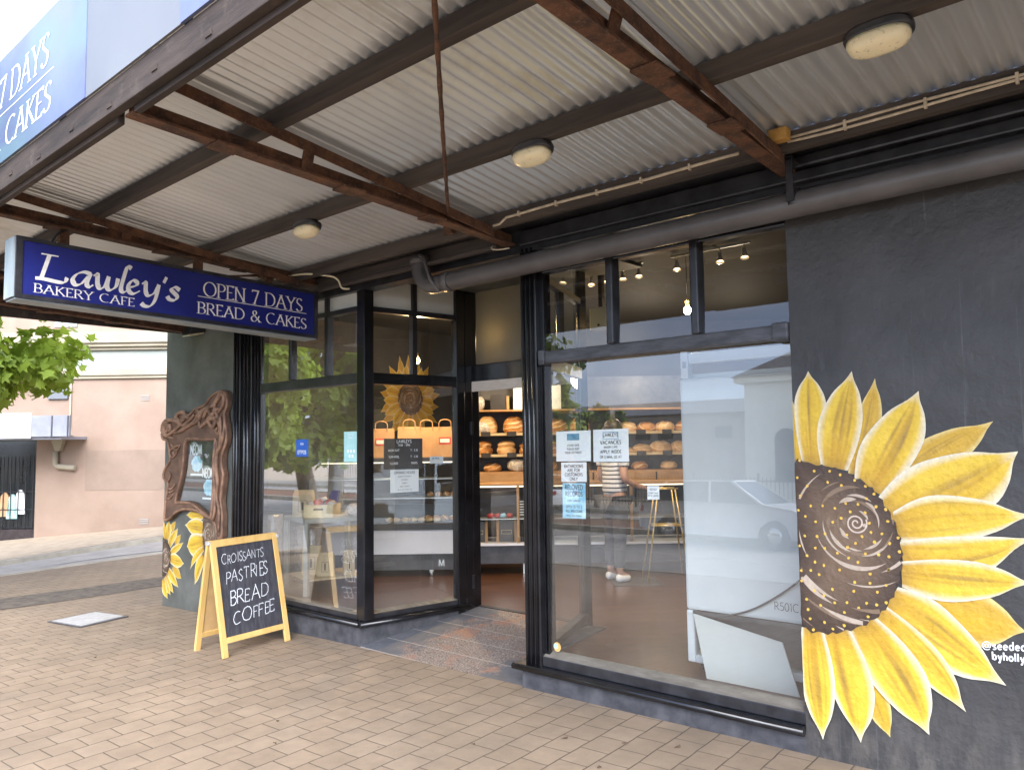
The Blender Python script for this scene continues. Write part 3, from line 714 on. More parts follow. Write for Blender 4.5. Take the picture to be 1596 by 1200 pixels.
# dark patched trench across the brick path
p = MB()
ps = frange(-6.5, 9, 24)
for a, b in zip(ps, ps[1:]):
    q = lambda x, y: (x + .05 * y + .06 * math.sin(y * 3.1 + x), y, gz(x, y) + .005)
    p.face([q(-11.0, a), q(-10.15, a), q(-10.15, b), q(-11.0, b)])
struct(p.build('path', 'asphalt_patch'))
# far footpath across the side street
p = MB()
vs = frange(-9, 34, 24)
fx = lambda y: -16.25 + .16 * (y - .5) if y > -4 else -16.97 - .5 * (-4 - y)
for a, b in zip(vs, vs[1:]):
    for u0, u1 in ((0, 3), (3, 7), (7, 14)):
        q = lambda y, u: (fx(y) - u, y, gz(fx(y) - u, y) - .02)
        p.face([q(a, u1), q(a, u0), q(b, u0), q(b, u1)])
struct(p.build('pavement', 'tan_paving'))
k = MB()
for a, b in zip(vs, vs[1:]): k.beam((fx(a) + .06, a, gz(fx(a), a) - .08), (fx(b) + .06, b, gz(fx(b), b) - .08), .14, .11)
struct(k.build('kerb', 'concrete'))
p = MB()                                    # curved white line in the side street
pts = [(-15.1 + .16 * y + .10 * max(0, y - 1.5) ** 1.6, y) for y in frange(1.0, 7, 16)]
for a, b in zip(pts, pts[1:]):
    p.face([(a[0], a[1], roadz(*a) + .006), (a[0] + .06, a[1], roadz(*a) + .006), (b[0] + .06, b[1], roadz(*b) + .006), (b[0], b[1], roadz(*b) + .006)])
struct(p.build('road_marking', 'road_paint'))
# the main street behind the viewer, seen mirrored in the shop windows
p = MB(); p.bb(-60, 40, -17.4, -14.4, -.6, -.22, .03); struct(p.build('ground', 'mulch'))
p = MB(); p.bb(-60, 40, -14.36, -14.1, -.6, -.18); p.bb(-60, 40, -17.7, -17.44, -.6, -.18); struct(p.build('kerb', 'concrete'))
p = MB(); p.bb(-90, 60, -24.5, -21.5, -.6, -.17); struct(p.build('pavement', 'concrete'))
p = MB(); p.face([(-100, -100, -.2), (60, -100, -.2), (60, -24.5, -.2), (-100, -24.5, -.2)]); struct(p.build('ground', 'tan_paving'))
p = MB(); p.bb(-40, 40, -10.6, -10.48, -.33, -.322); struct(p.build('road_marking', 'road_paint'))

# ================================================================== THE BAKERY
bk = thing('bakery_building', 'charcoal painted corner bakery with black framed shop windows and sunflower murals', 'building', (-5, 0, 0))
GT = .2
w = MB(); w.bb(-1.64, 9, 0, .28, -.3, 3.02); mural_wall = w.build('mural_wall', 'mural_paint', bk)
w = MB(); w.bb(-8.775, -7.28, 0, .28, -.4, 3.05); pier = w.build('corner_pier', 'pillar_paint', bk)
w = MB(); w.bb(-8.775, -8.6, .28, 9, -.4, 3.06); w.build('side_wall', 'pillar_paint', bk)
w = MB(); w.bb(-8.775, 9, -.02, .28, 3.30, 6.6); w.bb(-8.775, -8.6, .28, 9, 3.06, 6.6); w.build('upper_wall', 'mural_paint', bk)
w = MB(); w.bb(-8.6, 9, 8.9, 9.1, -.2, 6.6); w.bb(8.8, 9, .28, 8.9, -.2, 6.6); w.bb(-8.775, 9, -.02, 9.1, 6.6, 6.75); w.build('rear_wall', 'pillar_paint', bk)
w = MB(); w.prism([(-8.6, .10, .10), (-5.27, .10, .10), (-5.10, 1.2, .10), (-3.85, 1.2, .10), (-3.42, .10, .10), (8.8, .10, .10), (8.8, 8.9, .10), (-8.6, 8.9, .10)], (0, 0, .05)); shop_floor = w.build('shop_floor', 'shop_floor', bk)
w = MB(); w.bb(-8.6, 8.8, .28, 8.9, 3.26, 3.30); w.build('ceiling', 'ceiling_dark', bk)
w = MB(); w.bb(-1.64, -1.5, .28, 8.9, .15, 3.26); w.prism([D(-.62, 10.72, .15), D(6.5, 10.72, .15), D(6.5, 10.85, .15), D(-.62, 10.85, .15)], (0, 0, 3.11)); w.build('inner_wall', 'wall_dark', bk)
w = MB(); w.bb(-8.598, -8.57, .28, 8.9, .15, 3.26); inner_side = w.build('sunflower_wall', 'wall_dark', bk)
# entry ramp
w = MB()
for a, b in ((0, .6), (.6, 1.22)):
    za, zb = [.004 + .15 * (t / 1.22) ** .9 for t in (a, b)]
    xl = lambda t: -5.27 + .15 * t / 1.2; xr = lambda t: -3.48 - .37 * t / 1.2
    w.face([(xl(a), a, za), (xr(a), a, za), (xr(b), b, zb), (xl(b), b, zb)])
w.face([(-5.27, 0, .004), (-3.48, 0, .004), (-3.48, 0, -.1), (-5.27, 0, -.1)])
w.build('entry_ramp', 'entry_tiles', bk)
w = MB(); w.bb(-5.10, -3.88, 1.2, 1.26, .10, .158); w.build('door_sill', 'black_paint', bk)
w = MB(); w.prism([(-5.3, .06, 3.02), (-3.4, .06, 3.02), (-3.4, 1.4, 3.02), (-5.3, 1.4, 3.02)], (0, 0, .03)); w.build('entry_soffit', 'pillar_paint', bk)
# plinths, mouldings, sills
w = MB(); w.bb(-7.28, -5.26, .0, .2, -.3, .165)
a0, a1 = Vector((-5.26, .0, 0)), Vector((-5.09, 1.06, 0)); an = Vector((a1.y - a0.y, -(a1.x - a0.x), 0)).normalized()   # outward (towards the entry)
w.prism([a0 + Vector((0, .001, -.3)), a1 + Vector((0, 0, -.3)), a1 - an * .2 + Vector((0, 0, -.3)), a0 - an * .2 + Vector((0, .2, -.3))], (0, 0, .465))
w.build('stall_riser', 'plinth_paint', bk)
w = MB(); w.tube([(-7.28, -.022, .178), (-5.245, -.022, .178)], .022, 10); w.tube([a0 + an * .022 + Vector((.012, -.03, .178)), a1 + an * .022 + Vector((0, 0, .178))], .022, 10)
w.bb(-7.28, -5.25, -.03, .1, .188, .203); w.prism([a0 + an * .03 + Vector((0, 0, .188)), a1 + an * .03 + Vector((0, 0, .188)), a1 - an * .1 + Vector((0, 0, .188)), a0 - an * .1 + Vector((0, 0, .188))], (0, 0, .015))
w.build('base_moulding', 'black_gloss', bk)
w = MB(); w.bb(-7.28, -5.25, .012, .1, .203, .245); w.prism([a0 - an * .008 + Vector((0, 0, .203)), a1 - an * .008 + Vector((0, 0, .203)), a1 - an * .1 + Vector((0, 0, .203)), a0 - an * .1 + Vector((0, 0, .203))], (0, 0, .042)); w.build('lower_rail', 'black_paint', bk, bevel=.004)
w = MB(); w.prism([(-6.9, .014, .245), (-6.9, .09, .262), (-6.9, .09, .245)], (1.66, 0, 0)); w.prism([a0 - an * .012 + Vector((0, .02, .245)), a0 - an * .085 + Vector((0, .02, .262)), a0 - an * .085 + Vector((0, .02, .245))], a1 - a0 - Vector((0, .06, 0))); w.build('window_sill', 'sill_dust', bk)
w = MB(); w.bb(-3.53, -1.64, 0, .2, -.3, .14); w.prism([(-3.53, .2, -.2), (-3.53, .0, -.2), (-3.86, 1.15, -.2), (-3.7, 1.2, -.2)], (0, 0, .36)); w.build('stall_riser', 'plinth_paint', bk)
w = MB(); w.tube([(-3.585, -.03, .148), (-1.638, -.03, .148)], .021, 10); w.bb(-3.57, -1.641, -.045, .1, .158, .172); w.build('base_moulding', 'black_gloss', bk)
w = MB(); w.bb(-3.5, -1.641, .004, .1, .172, .236); w.build('lower_rail', 'black_paint', bk, bevel=.006)
w = MB(); w.prism([(-3.36, .006, .236), (-3.36, .075, .268), (-3.36, .075, .236)], (1.718, 0, 0)); w.build('window_sill', 'sill_dust', bk)
# posts
def post(mb, x0, x1, y0, y1, z0, z1, nf=2):
    mb.bb(x0, x1, y0, y1, z0, z1, .006)
    d = (x1 - x0) / (nf * 2 + 1)
    for i in range(nf): mb.tube([(x0 + d * (1.5 + 2 * i), y0 - .002, z0 + .002), (x0 + d * (1.5 + 2 * i), y0 - .002, z1 - .002)], d * .55, 8)
w = MB(); post(w, -7.28, -7.15, -.02, .12, -.2, 3.04, 2); post(w, -7.148, -6.99, .01, .12, -.2, 3.04, 2); post(w, -6.988, -6.85, .035, .12, .2, 3.04, 2); w.build('door_post', 'black_gloss', bk)
w = MB(); w.bb(-5.315, -5.21, .002, .10, .205, 3.03, .008); w.build('corner_post', 'black_gloss', bk)
w = MB(); post(w, -3.49, -3.355, -.012, .11, .16, 2.93, 3); w.bb(-3.354, -3.32, .03, .1, .24, 2.75); w.build('window_post', 'black_gloss', bk)
w = MB(); w.box((-3.335, .045, 1.2), (.014, .03, 1.86)); w.build('glazing_bead', 'cream_plastic', bk)
# door frame at the back of the recess
w = MB()
for (x, y, wd) in ((-5.135, 1.00, .08), (-5.13, 1.10, .065), (-5.125, 1.19, .055)): w.bb(x - wd / 2, x + wd / 2, y - .045, y + .05, .09, 3.02, .01)
w.bb(-3.90, -3.84, 1.12, 1.22, .12, 3.02, .006); door_frame = w.build('door_frame', 'black_gloss', bk)
for z in (.32, 1.7): w = MB(); w.bb(-5.10, -5.082, 1.12, 1.148, z, z + .12, .003); w.build('hinge', 'black_paint', door_frame)
w = MB(); w.bb(-5.095, -3.92, 1.17, 1.25, 2.185, 2.345, .008); w.build('door_lintel', 'black_gloss', bk)
w = MB(); w.face([(-5.095, 1.20, 2.345), (-3.925, 1.20, 2.345), (-3.925, 1.20, 3.02), (-5.095, 1.20, 3.02)]); w.build('fanlight', 'frosted_thin', bk)
w = MB()
for i in range(9): w.bb(-5.09, -3.925, 1.135 - .003 * (i % 2), 1.15, 2.095 + .0102 * i, 2.104 + .0102 * i)
w.build('roller_blind', 'blind_cream', bk)
# shop windows
def quad(mb, a, b, c, d): mb.face([a, b, c, d])
def window_pane(name, p, q, z0, z1, parent, e=0.0, m='shop_glass', nrm=None):
    p = Vector(p); q = Vector(q); d = (q - p).normalized(); n = Vector((-d.y, d.x, 0)) if nrm is None else nrm
    o = n * math.tan(e) * (z1 - z0)
    mb = MB(); mb.face([p + Vector((0, 0, z0)), q + Vector((0, 0, z0)), q + o + Vector((0, 0, z1)), p + o + Vector((0, 0, z1))])
    return mb.build(name, m, parent, recalc=False)
ER = .018
w = MB(); w.bb(-3.30, -1.645, .0, .075, 2.135, 2.215, .01); w.bb(-3.345, -3.29, -.014, .06, 2.125, 2.226, .012); w.bb(-1.735, -1.644, -.014, .06, 2.125, 2.226, .012)
rw = w.build('display_window', 'transom_paint', bk)
window_pane('glass_pane', (-3.325, .042, 0), (-1.642, .042, 0), .255, 2.14, rw, ER)
for a, b in ((-3.325, -2.80), (-2.745, -2.215), (-2.16, -1.642)): window_pane('glass_pane', (a, .035, 0), (b, .035, 0), 2.21, 2.745, rw, .047, 'transom_glass')
for a, b in ((-3.325, -2.80), (-2.745, -2.215), (-2.16, -1.642)):
    w = MB(); w.bb(a, b, .04, .05, 2.785, 2.90); w.build('frosted_light', 'frosted', rw)
for x in (-2.772, -2.187): w = MB(); w.bb(x - .026, x + .026, .0, .085, 2.216, 2.9, .01); w.build('mullion', 'black_paint', rw)
w = MB(); w.bb(-3.32, -1.645, .012, .085, 2.742, 2.785, .008); w.build('top_rail', 'black_gloss', rw)
# right-hand splayed return of the entry
sa, sb = Vector((-3.43, .10, 0)), Vector((-3.84, 1.10, 0))
w = MB(); w.beam(sa + Vector((0, 0, .235)), sb + Vector((0, 0, .235)), .07, .06)
sw_ = w.build('side_window', 'black_paint', bk)
for z, h in ((2.17, .085), (2.76, .045)): w = MB(); w.beam(sa + Vector((0, 0, z)), sb + Vector((0, 0, z)), .055, h); w.build('rail', 'black_paint', sw_)
w = MB(); w.beam(sa.lerp(sb, .5) + Vector((0, 0, 2.214)), sa.lerp(sb, .5) + Vector((0, 0, 2.736)), .05, .05, (1, 0, 0)); w.build('mullion', 'black_paint', sw_)
window_pane('glass_pane', sa, sb, .26, 2.13, sw_); window_pane('glass_pane', sa, sb, 2.21, 3.0, sw_)
# left bay, street face
w = MB(); w.bb(-6.85, -5.315, .02, .085, 2.132, 2.222, .008); bw = w.build('bay_window', 'black_paint', bk)
window_pane('glass_pane', (-6.85, .05, 0), (-5.31, .05, 0), .255, 2.135, bw, .006, 'bay_glass')
window_pane('glass_pane', (-6.85, .05, 0), (-5.31, .05, 0), 2.22, 2.745, bw, .006, 'bay_glass')
w = MB(); w.bb(-6.85, -5.315, .045, .055, 2.785, 3.03); w.build('frosted_light', 'frosted', bw)
for x in (-6.335, -5.775): w = MB(); w.bb(x - .024, x + .024, .018, .09, 2.223, 3.03, .008); w.build('mullion', 'black_paint', bw)
w = MB(); w.bb(-6.85, -5.315, .02, .088, 2.742, 2.785, .006); w.build('top_rail', 'black_paint', bw)
# left bay, splayed face towards the door
g0, g1 = a0 - an * .05 + Vector((0, .05, 0)), a1 - an * .05 + Vector((0, -.10, 0))
w = MB(); w.beam(g0 + Vector((0, 0, 2.177)), g1 + Vector((0, 0, 2.177)), .07, .095); w.build('bay_return_rail', 'black_gloss', bk)
w = MB(); w.beam(g0 + Vector((0, 0, 2.763)), g1 + Vector((0, 0, 2.763)), .06, .044); aw = w.build('bay_return_window', 'black_paint', bk)
window_pane('glass_pane', g0, g1, .255, 2.135, aw); window_pane('glass_pane', g0, g1, 2.22, 2.745, aw)
w = MB(); h0 = g0.lerp(g1, .53); w.beam(h0 + Vector((0, 0, 2.22)), h0 + Vector((0, 0, 3.02)), .05, .05, (1, 0, 0)); w.build('mullion', 'black_paint', aw)
w = MB(); w.beam(g0 + Vector((0, 0, 2.9)), g1 + Vector((0, 0, 2.9)), .008, .235); w.build('frosted_light', 'frosted', aw)
# beam and mouldings over the shopfront, under the awning
w = MB(); w.bb(-8.4, 9, -.015, .12, 2.905, 3.30); w.bb(-1.6, 9, -.075, -.016, 2.925, 2.985, .01); w.bb(-1.6, 9, -.11, -.016, 2.99, 3.05, .012); w.bb(-3.45, -1.6, -.06, -.016, 2.94, 3.04, .008); w.build('entablature', 'black_paint', bk)
w = MB(); w.bb(-8.36, 2.6, -.284, -.016, 3.055, 3.075); w.build('box_gutter', 'black_paint', bk)
w = MB(); w.bb(-8.3, -3.6, -.09, -.016, 2.965, 3.06, .012); w.bb(-5.7, -3.6, -.13, -.091, 2.935, 2.962, .004); w.build('weathered_beam', 'old_timber', bk)
PETALS=[
 ('b',(-1.341, 1.431),(-1.228, 1.898),(-1.337, 1.657),(-1.214, 1.695)),
 ('b',(-1.211, 1.327),(-0.741, 1.675),(-1.041, 1.578),(-0.874, 1.506)),
 ('b',(-1.155, 0.906),(-0.666, 0.775),(-0.837, 0.914),(-0.888, 0.693)),
 ('b',(-1.392, 0.662),(-1.238, 0.208),(-1.241, 0.372),(-1.32, 0.301)),
 ('f',(-1.643, 1.488),(-1.646, 1.828),(-1.676, 1.647),(-1.588, 1.646)),
 ('f',(-1.549, 1.476),(-1.55, 1.957),(-1.62, 1.796),(-1.475, 1.79)),
 ('f',(-1.43, 1.462),(-1.334, 1.941),(-1.49, 1.713),(-1.302, 1.706)),
 ('f',(-1.277, 1.364),(-1.035, 1.826),(-1.272, 1.614),(-1.037, 1.594)),
 ('f',(-1.2, 1.241),(-0.653, 1.542),(-1.031, 1.482),(-0.773, 1.314)),
 ('f',(-1.162, 1.176),(-0.618, 1.27),(-0.967, 1.331),(-0.892, 1.149)),
 ('f',(-1.15, 1.108),(-0.618, 1.172),(-0.919, 1.158),(-0.969, 0.953)),
 ('f',(-1.15, 0.985),(-0.634, 0.983),(-0.843, 1.048),(-0.933, 0.881)),
 ('f',(-1.211, 0.847),(-0.75, 0.537),(-0.978, 0.822),(-1.046, 0.594)),
 ('f',(-1.273, 0.776),(-0.911, 0.393),(-1.003, 0.616),(-1.157, 0.568)),
 ('f',(-1.35, 0.71),(-1.066, 0.26),(-1.079, 0.519),(-1.289, 0.442)),
 ('f',(-1.474, 0.67),(-1.371, 0.156),(-1.309, 0.399),(-1.52, 0.457)),
 ('f',(-1.584, 0.665),(-1.552, 0.128),(-1.49, 0.38),(-1.641, 0.369)),
]
DISC= [(-1.637, 1.488), (-1.54, 1.48), (-1.455, 1.468), (-1.357, 1.43), (-1.279, 1.382), (-1.22, 1.31), (-1.177, 1.231), (-1.149, 1.137), (-1.144, 1.041), (-1.161, 0.945), (-1.203, 0.845), (-1.261, 0.766), (-1.342, 0.707), (-1.441, 0.665), (-1.525, 0.648), (-1.631, 0.679), (-1.633, 0.949), (-1.64, 1.208)]
LP=[
 ('f',(-8.687, 0.621),(-8.646, 0.831),(-8.725, 0.748),(-8.59, 0.736)),
 ('b',(-8.594, 0.726),(-8.496, 0.834),(-8.596, 0.784),(-8.514, 0.76)),
 ('f',(-8.62, 0.557),(-8.436, 0.762),(-8.624, 0.655),(-8.464, 0.675)),
 ('b',(-8.504, 0.605),(-8.365, 0.701),(-8.485, 0.655),(-8.399, 0.622)),
 ('f',(-8.584, 0.477),(-8.3, 0.621),(-8.534, 0.554),(-8.396, 0.535)),
 ('f',(-8.593, 0.423),(-8.277, 0.399),(-8.467, 0.481),(-8.42, 0.35)),
 ('b',(-8.526, 0.36),(-8.333, 0.236),(-8.409, 0.332),(-8.469, 0.25)),
 ('f',(-8.631, 0.307),(-8.392, 0.138),(-8.49, 0.257),(-8.573, 0.191)),
 ('f',(-8.683, 0.239),(-8.5, 0.065),(-8.55, 0.155),(-8.635, 0.126)),
 ('f',(-8.714, 0.216),(-8.567, 0.037),(-8.602, 0.12),(-8.677, 0.093)),
 ('f',(-8.725, 0.205),(-8.634, -0.008),(-8.655, 0.095),(-8.752, 0.055)),
 ('f',(-8.731, 0.628),(-8.746, 0.816),(-8.773, 0.725),(-8.714, 0.728)),
]
LD= [(-8.742, 0.628), (-8.675, 0.593), (-8.619, 0.538), (-8.588, 0.462), (-8.591, 0.384), (-8.621, 0.313), (-8.662, 0.26), (-8.722, 0.235)]
MP=[
 ('f',(-7.859, 0.927),(-8.249, 0.911),(-8.062, 0.871),(-8.085, 0.964)),
 ('f',(-7.875, 0.806),(-8.278, 0.806),(-8.017, 0.704),(-8.043, 0.881)),
 ('f',(-7.87, 0.658),(-8.223, 0.584),(-8.07, 0.504),(-8.116, 0.707)),
 ('f',(-7.839, 0.568),(-8.14, 0.355),(-8.086, 0.399),(-8.05, 0.514)),
 ('f',(-7.836, 0.495),(-8.036, 0.208),(-7.945, 0.291),(-8.008, 0.425)),
]
MD= [(-7.859, 0.927), (-7.875, 0.825), (-7.882, 0.731), (-7.87, 0.64), (-7.819, 0.551), (-7.687, 0.543), (-7.543, 0.663), (-7.585, 0.859), (-7.698, 0.917)]
FR_OUT= [(-8.765, 1.816), (-8.752, 1.893), (-8.653, 1.952), (-8.471, 1.945), (-8.409, 2.004), (-8.281, 2.014), (-8.124, 1.986), (-7.989, 2.046), (-7.855, 2.062), (-7.739, 2.093), (-7.654, 2.153), (-7.514, 2.193), (-7.389, 2.191), (-7.32, 2.143), (-7.312, 2.045), (-7.356, 1.964), (-7.335, 1.88), (-7.305, 1.769), (-7.322, 1.659), (-7.387, 1.549), (-7.389, 1.425), (-7.355, 1.356), (-7.374, 1.246), (-7.402, 1.094), (-7.372, 0.972), (-7.37, 0.864), (-7.38, 0.727), (-7.475, 0.721), (-7.505, 0.829), (-7.605, 0.892), (-7.705, 0.908), (-7.88, 0.949), (-8.06, 0.963), (-8.244, 0.955), (-8.401, 0.918), (-8.527, 0.853), (-8.652, 0.836), (-8.637, 0.975), (-8.628, 1.082), (-8.605, 1.158), (-8.592, 1.241), (-8.676, 1.278), (-8.705, 1.323), (-8.664, 1.4), (-8.568, 1.477), (-8.554, 1.552), (-8.599, 1.674), (-8.644, 1.721), (-8.735, 1.738)]
FR_IN= [(-8.17, 1.687), (-8.115, 1.698), (-7.844, 1.687), (-7.641, 1.691), (-7.589, 1.662), (-7.594, 1.409), (-7.612, 1.157), (-7.663, 0.945), (-7.7, 0.941), (-7.852, 1.007), (-8.032, 1.058), (-8.217, 1.063), (-8.342, 1.05), (-8.374, 1.068), (-8.315, 1.195), (-8.242, 1.345), (-8.207, 1.492), (-8.199, 1.625)]
FR_SC={
 'hair1':[(-8.463, 1.733), (-8.578, 1.75), (-8.664, 1.813), (-8.633, 1.874), (-8.533, 1.864), (-8.525, 1.818), (-8.581, 1.812)],
 'hair2':[(-8.7, 1.86), (-8.536, 1.925), (-8.373, 1.909), (-8.213, 1.863), (-8.091, 1.911), (-7.972, 1.973)],
 'hair3':[(-8.406, 1.943), (-8.344, 1.994), (-8.218, 1.997), (-8.2, 1.936), (-8.293, 1.907), (-8.358, 1.942)],
 'hair4':[(-8.433, 1.785), (-8.274, 1.805), (-8.089, 1.859), (-7.969, 1.892), (-7.911, 1.956), (-7.795, 2.009), (-7.651, 2.046)],
 'hair5':[(-7.88, 1.897), (-7.848, 1.838), (-7.733, 1.878), (-7.619, 1.917), (-7.506, 1.899), (-7.435, 1.827), (-7.461, 1.758), (-7.517, 1.787), (-7.49, 1.822)],
 'hair6':[(-7.852, 1.961), (-7.737, 2.021), (-7.594, 2.044), (-7.511, 2.097), (-7.43, 2.163), (-7.374, 2.118), (-7.399, 2.035), (-7.48, 1.969)],
 'hair7':[(-7.943, 2.015), (-7.852, 1.968), (-7.909, 1.898), (-7.998, 1.871)],
 'hair8':[(-7.678, 1.976), (-7.592, 1.959), (-7.537, 1.999), (-7.453, 2.01)],
 'right1':[(-7.37, 1.992), (-7.353, 1.825), (-7.417, 1.66), (-7.497, 1.549), (-7.507, 1.41), (-7.476, 1.271), (-7.5, 1.132), (-7.441, 0.997), (-7.449, 0.791)],
 'right2':[(-7.529, 1.717), (-7.553, 1.549), (-7.551, 1.27), (-7.573, 1.061), (-7.605, 0.906)],
 'brow':[(-8.51, 1.673), (-8.427, 1.635), (-8.3, 1.656)],
 'eye1':[(-8.529, 1.583), (-8.459, 1.62), (-8.362, 1.604), (-8.306, 1.641)],
 'eye2':[(-8.529, 1.567), (-8.472, 1.522), (-8.392, 1.552), (-8.362, 1.597)],
 'nose':[(-8.547, 1.371), (-8.506, 1.326), (-8.56, 1.265), (-8.642, 1.263)],
 'lip':[(-8.573, 1.189), (-8.475, 1.184), (-8.38, 1.238)],
 'lip2':[(-8.605, 1.158), (-8.506, 1.146), (-8.41, 1.178)],
 'chin':[(-8.619, 1.089), (-8.52, 1.078), (-8.44, 1.118)],
 'inner':[(-8.373, 1.045), (-8.216, 1.054), (-8.032, 1.043), (-7.852, 0.993), (-7.705, 0.929)],
}
# ------------------------------------------------------------------ murals
wall3 = lambda q, dn: Vector((q[0], -dn, q[1]))
paint_flower('painted_sunflower', PETALS, DISC, wall3, mural_wall, spiral=(-1.344, 1.198), seed=4, clip=-1.639)
paint_flower('painted_sunflower', LP, LD + [(-8.775, .25), (-8.775, .62)], wall3, pier, seed=9, dots=False, clip=-8.774)
paint_flower('painted_sunflower', MP, MD, wall3, pier, seed=12, dots=False)
w = MB(); write(w, "@", (-.832, 0, .680), (1, 0, .10), (0, 0, 1), .038, pen_mono(.085), .12, lift=.0125); write(w, "seeded", (-.793, 0, .684), (1, 0, .10), (0, 0, 1), .037, pen_mono(.15), .12, lift=.0125); write(w, "byholly", (-.797, 0, .641), (1, 0, .06), (0, 0, 1), .035, pen_mono(.17), .12, lift=.0125); w.build('signature', 'banner_ink', mural_wall, recalc=False)
rad_p = []; rng = random.Random(5)
for i in range(34):
    a = i * 2 * math.pi / 17 + (.1 if i < 17 else .29); rr = rng.uniform(.54, .64) if i < 17 else rng.uniform(.46, .54); kind = 'b' if i < 17 else 'f'
    P_ = lambda r, a_: (3.40 + r * math.cos(a_), 2.28 + r * math.sin(a_))
    rad_p.append((kind, P_(.21, a), P_(rr, a + rng.uniform(-.1, .1)), P_(.38, a + .17), P_(.38, a - .17)))
rad_p.sort(key=lambda t: t[0])
dsc = [(3.40 + .23 * math.cos(i * .5236), 2.28 + .23 * math.sin(i * .5236)) for i in range(12)]
paint_flower('painted_sunflower', rad_p, dsc, lambda q, dn: Vector((-8.57 + dn, q[0], q[1])), inner_side, seed=3, dots=True)

# ================================================================== AWNING
zs = lambda y: 3.06 - .125 * y
aw_ = thing('awning', 'street awning of ribbed zinc sheets on dark timber purlins and rusty steel trusses', 'awning', (-3.5, -1.3, 3.0))
bm = bmesh.new(); xs = frange(-8.34, 2.6, int(10.94 / .076 * 8)); prev = None
for x in xs:
    dz = .0135 * math.cos(2 * math.pi * x / .076)
    a = [bm.verts.new((x, y, zs(y) + dz + .0135 + .006 * mnoise.noise(Vector((x * .8, y * 2, 0))))) for y in (-2.60, -1.9, -1.2, -.6, -.29)]
    if prev:
        for i in range(4):
            f = bm.faces.new([prev[i], a[i], a[i + 1], prev[i + 1]]); f.smooth = True
    prev = a
w = MB(); w.bm.free(); w.bm = bm; w.build('roof_sheet', 'zinc_sheet', aw_, recalc=False)
for y, dp in ((-1.925, .090), (-1.068, .086)):
    w = MB(); w.bb(-8.3, 2.6, y - .012, y + .052, zs(y) - dp, zs(y) - .001, .004); w.build('purlin', 'old_timber', aw_)
w = MB(); w.bb(-5.86, 2.6, -.335, -.285, 3.005, 3.098, .004); w.build('wall_plate', 'old_timber', aw_)
w = MB(); w.bb(-8.3, -5.9, -.335, -.285, 3.015, 3.098, .004); w.build('wall_plate', 'old_timber', aw_)
w = MB(); w.bb(-8.34, 2.6, -2.655, -2.612, 3.10, 3.243, .004); w.bb(-3.45, 2.6, -2.611, -2.58, 3.075, 3.15, .003); w.bb(-8.34, -3.62, -2.611, -2.58, 3.075, 3.15, .003)
for i in range(24): w.box((-8.1 + i * .45, -2.657, 3.135 + .02 * (i % 2)), (.05, .006, .022))
fb = w.build('fascia_board', 'fascia_timber', aw_)
for i, (X, dz) in enumerate(((-8.22, -.1), (-5.776, .045), (-3.526, 0), (-1.584, .025), (.45, .03))):
    zb = lambda y: 3.095 + dz - .054 * (y + 2.63)
    ye = -.06
    w = MB(); w.beam((X, -2.60, zb(-2.60)), (X, ye, zb(ye)), .085, .012); w.beam((X + .004, -2.60, zb(-2.60) + .040), (X + .004, ye, zb(ye) + .040), .011, .068)
    tr = w.build('truss', 'rust_steel', aw_)
    w = MB()
    w.beam((X + .07, -2.57, zs(-2.57) - .104), (X + .07, -.30, zs(-.30) - .108), .010, .058); w.beam((X + .045, -2.57, zs(-2.57) - .079), (X + .045, -.30, zs(-.30) - .083), .04, .008)
    w.build('top_chord', 'rust_steel', tr)
    w = MB(); w.beam((X + .020, -1.70, zb(-1.70) + .007), (X + .058, -1.70, zs(-1.70) - .08), .065, .010, (1, 0, 0)); w.build('strut', 'rust_steel', tr)
    for y in (-2.15, -1.42, -.80): w = MB(); w.beam((X + .02, y - .07, zb(y) - .013), (X + .02, y + .07, zb(y) - .013), .12, .010); w.build('cleat', 'rust_steel', tr)
for a, b in (((-3.75, -.42, 3.03), (-1.60, -2.56, 3.12)), ((-1.45, -2.56, 3.12), (.25, -.42, 3.03)), ((-5.95, -.5, 3.06), (-8.0, -2.5, 3.08))):
    w = MB(); A_, B_ = Vector(a), Vector(b)
    pts = [A_.lerp(B_, t) + Vector((0, 0, -.03 * math.sin(math.pi * t))) for t in frange(0, 1, 40)]
    w.tube(pts, [.0105 + .0018 * math.sin(i * 1.9) for i in range(41)], 7); w.bb(a[0] - .035, a[0] + .035, a[1] - .02, a[1] + .02, a[2] - .02, a[2] + .05); w.build('tie_rod', 'rust_steel', aw_)
# printed sign panels on the front of the awning
w = MB(); w.bb(-8.34, -3.852, -2.672, -2.657, 3.244, 3.868); fs = w.build('fascia_panel', 'banner_blue', aw_)
w = MB(); write(w, "OPEN", (-5.98, -2.672, 3.562), (1, 0, .012), (0, 0, 1), .165, TRAJAN, .09, True, .12, xs=1.17); write(w, "7 DAYS", (-5.15, -2.672, 3.572), (1, 0, .012), (0, 0, 1), .165, TRAJAN, .09, True, .12, xs=1.16); wd = write(w, "& CAKES", (-5.27, -2.672, 3.318), (1, 0, .012), (0, 0, 1), .145, TRAJAN, .09, True, .12, xs=1.34); write(w, "BREAD", (-5.98, -2.672, 3.315), (1, 0, .012), (0, 0, 1), .13, TRAJAN, .09, True, .12)
w.face([(-6.0, -2.6735, 3.515), (-4.266, -2.6735, 3.531), (-4.266, -2.6735, 3.536), (-6.0, -2.6735, 3.520)])
w.build('lettering', 'banner_ink', fs, recalc=False)
w = MB(); w.bb(-3.850, -2.90, -2.668, -2.657, 3.244, 3.868); w.build('fascia_panel', 'banner_white', aw_)
w = MB(); w.bb(-2.898, 2.6, -2.672, -2.657, 3.244, 3.868); w.build('fascia_panel', 'banner_blue', aw_)
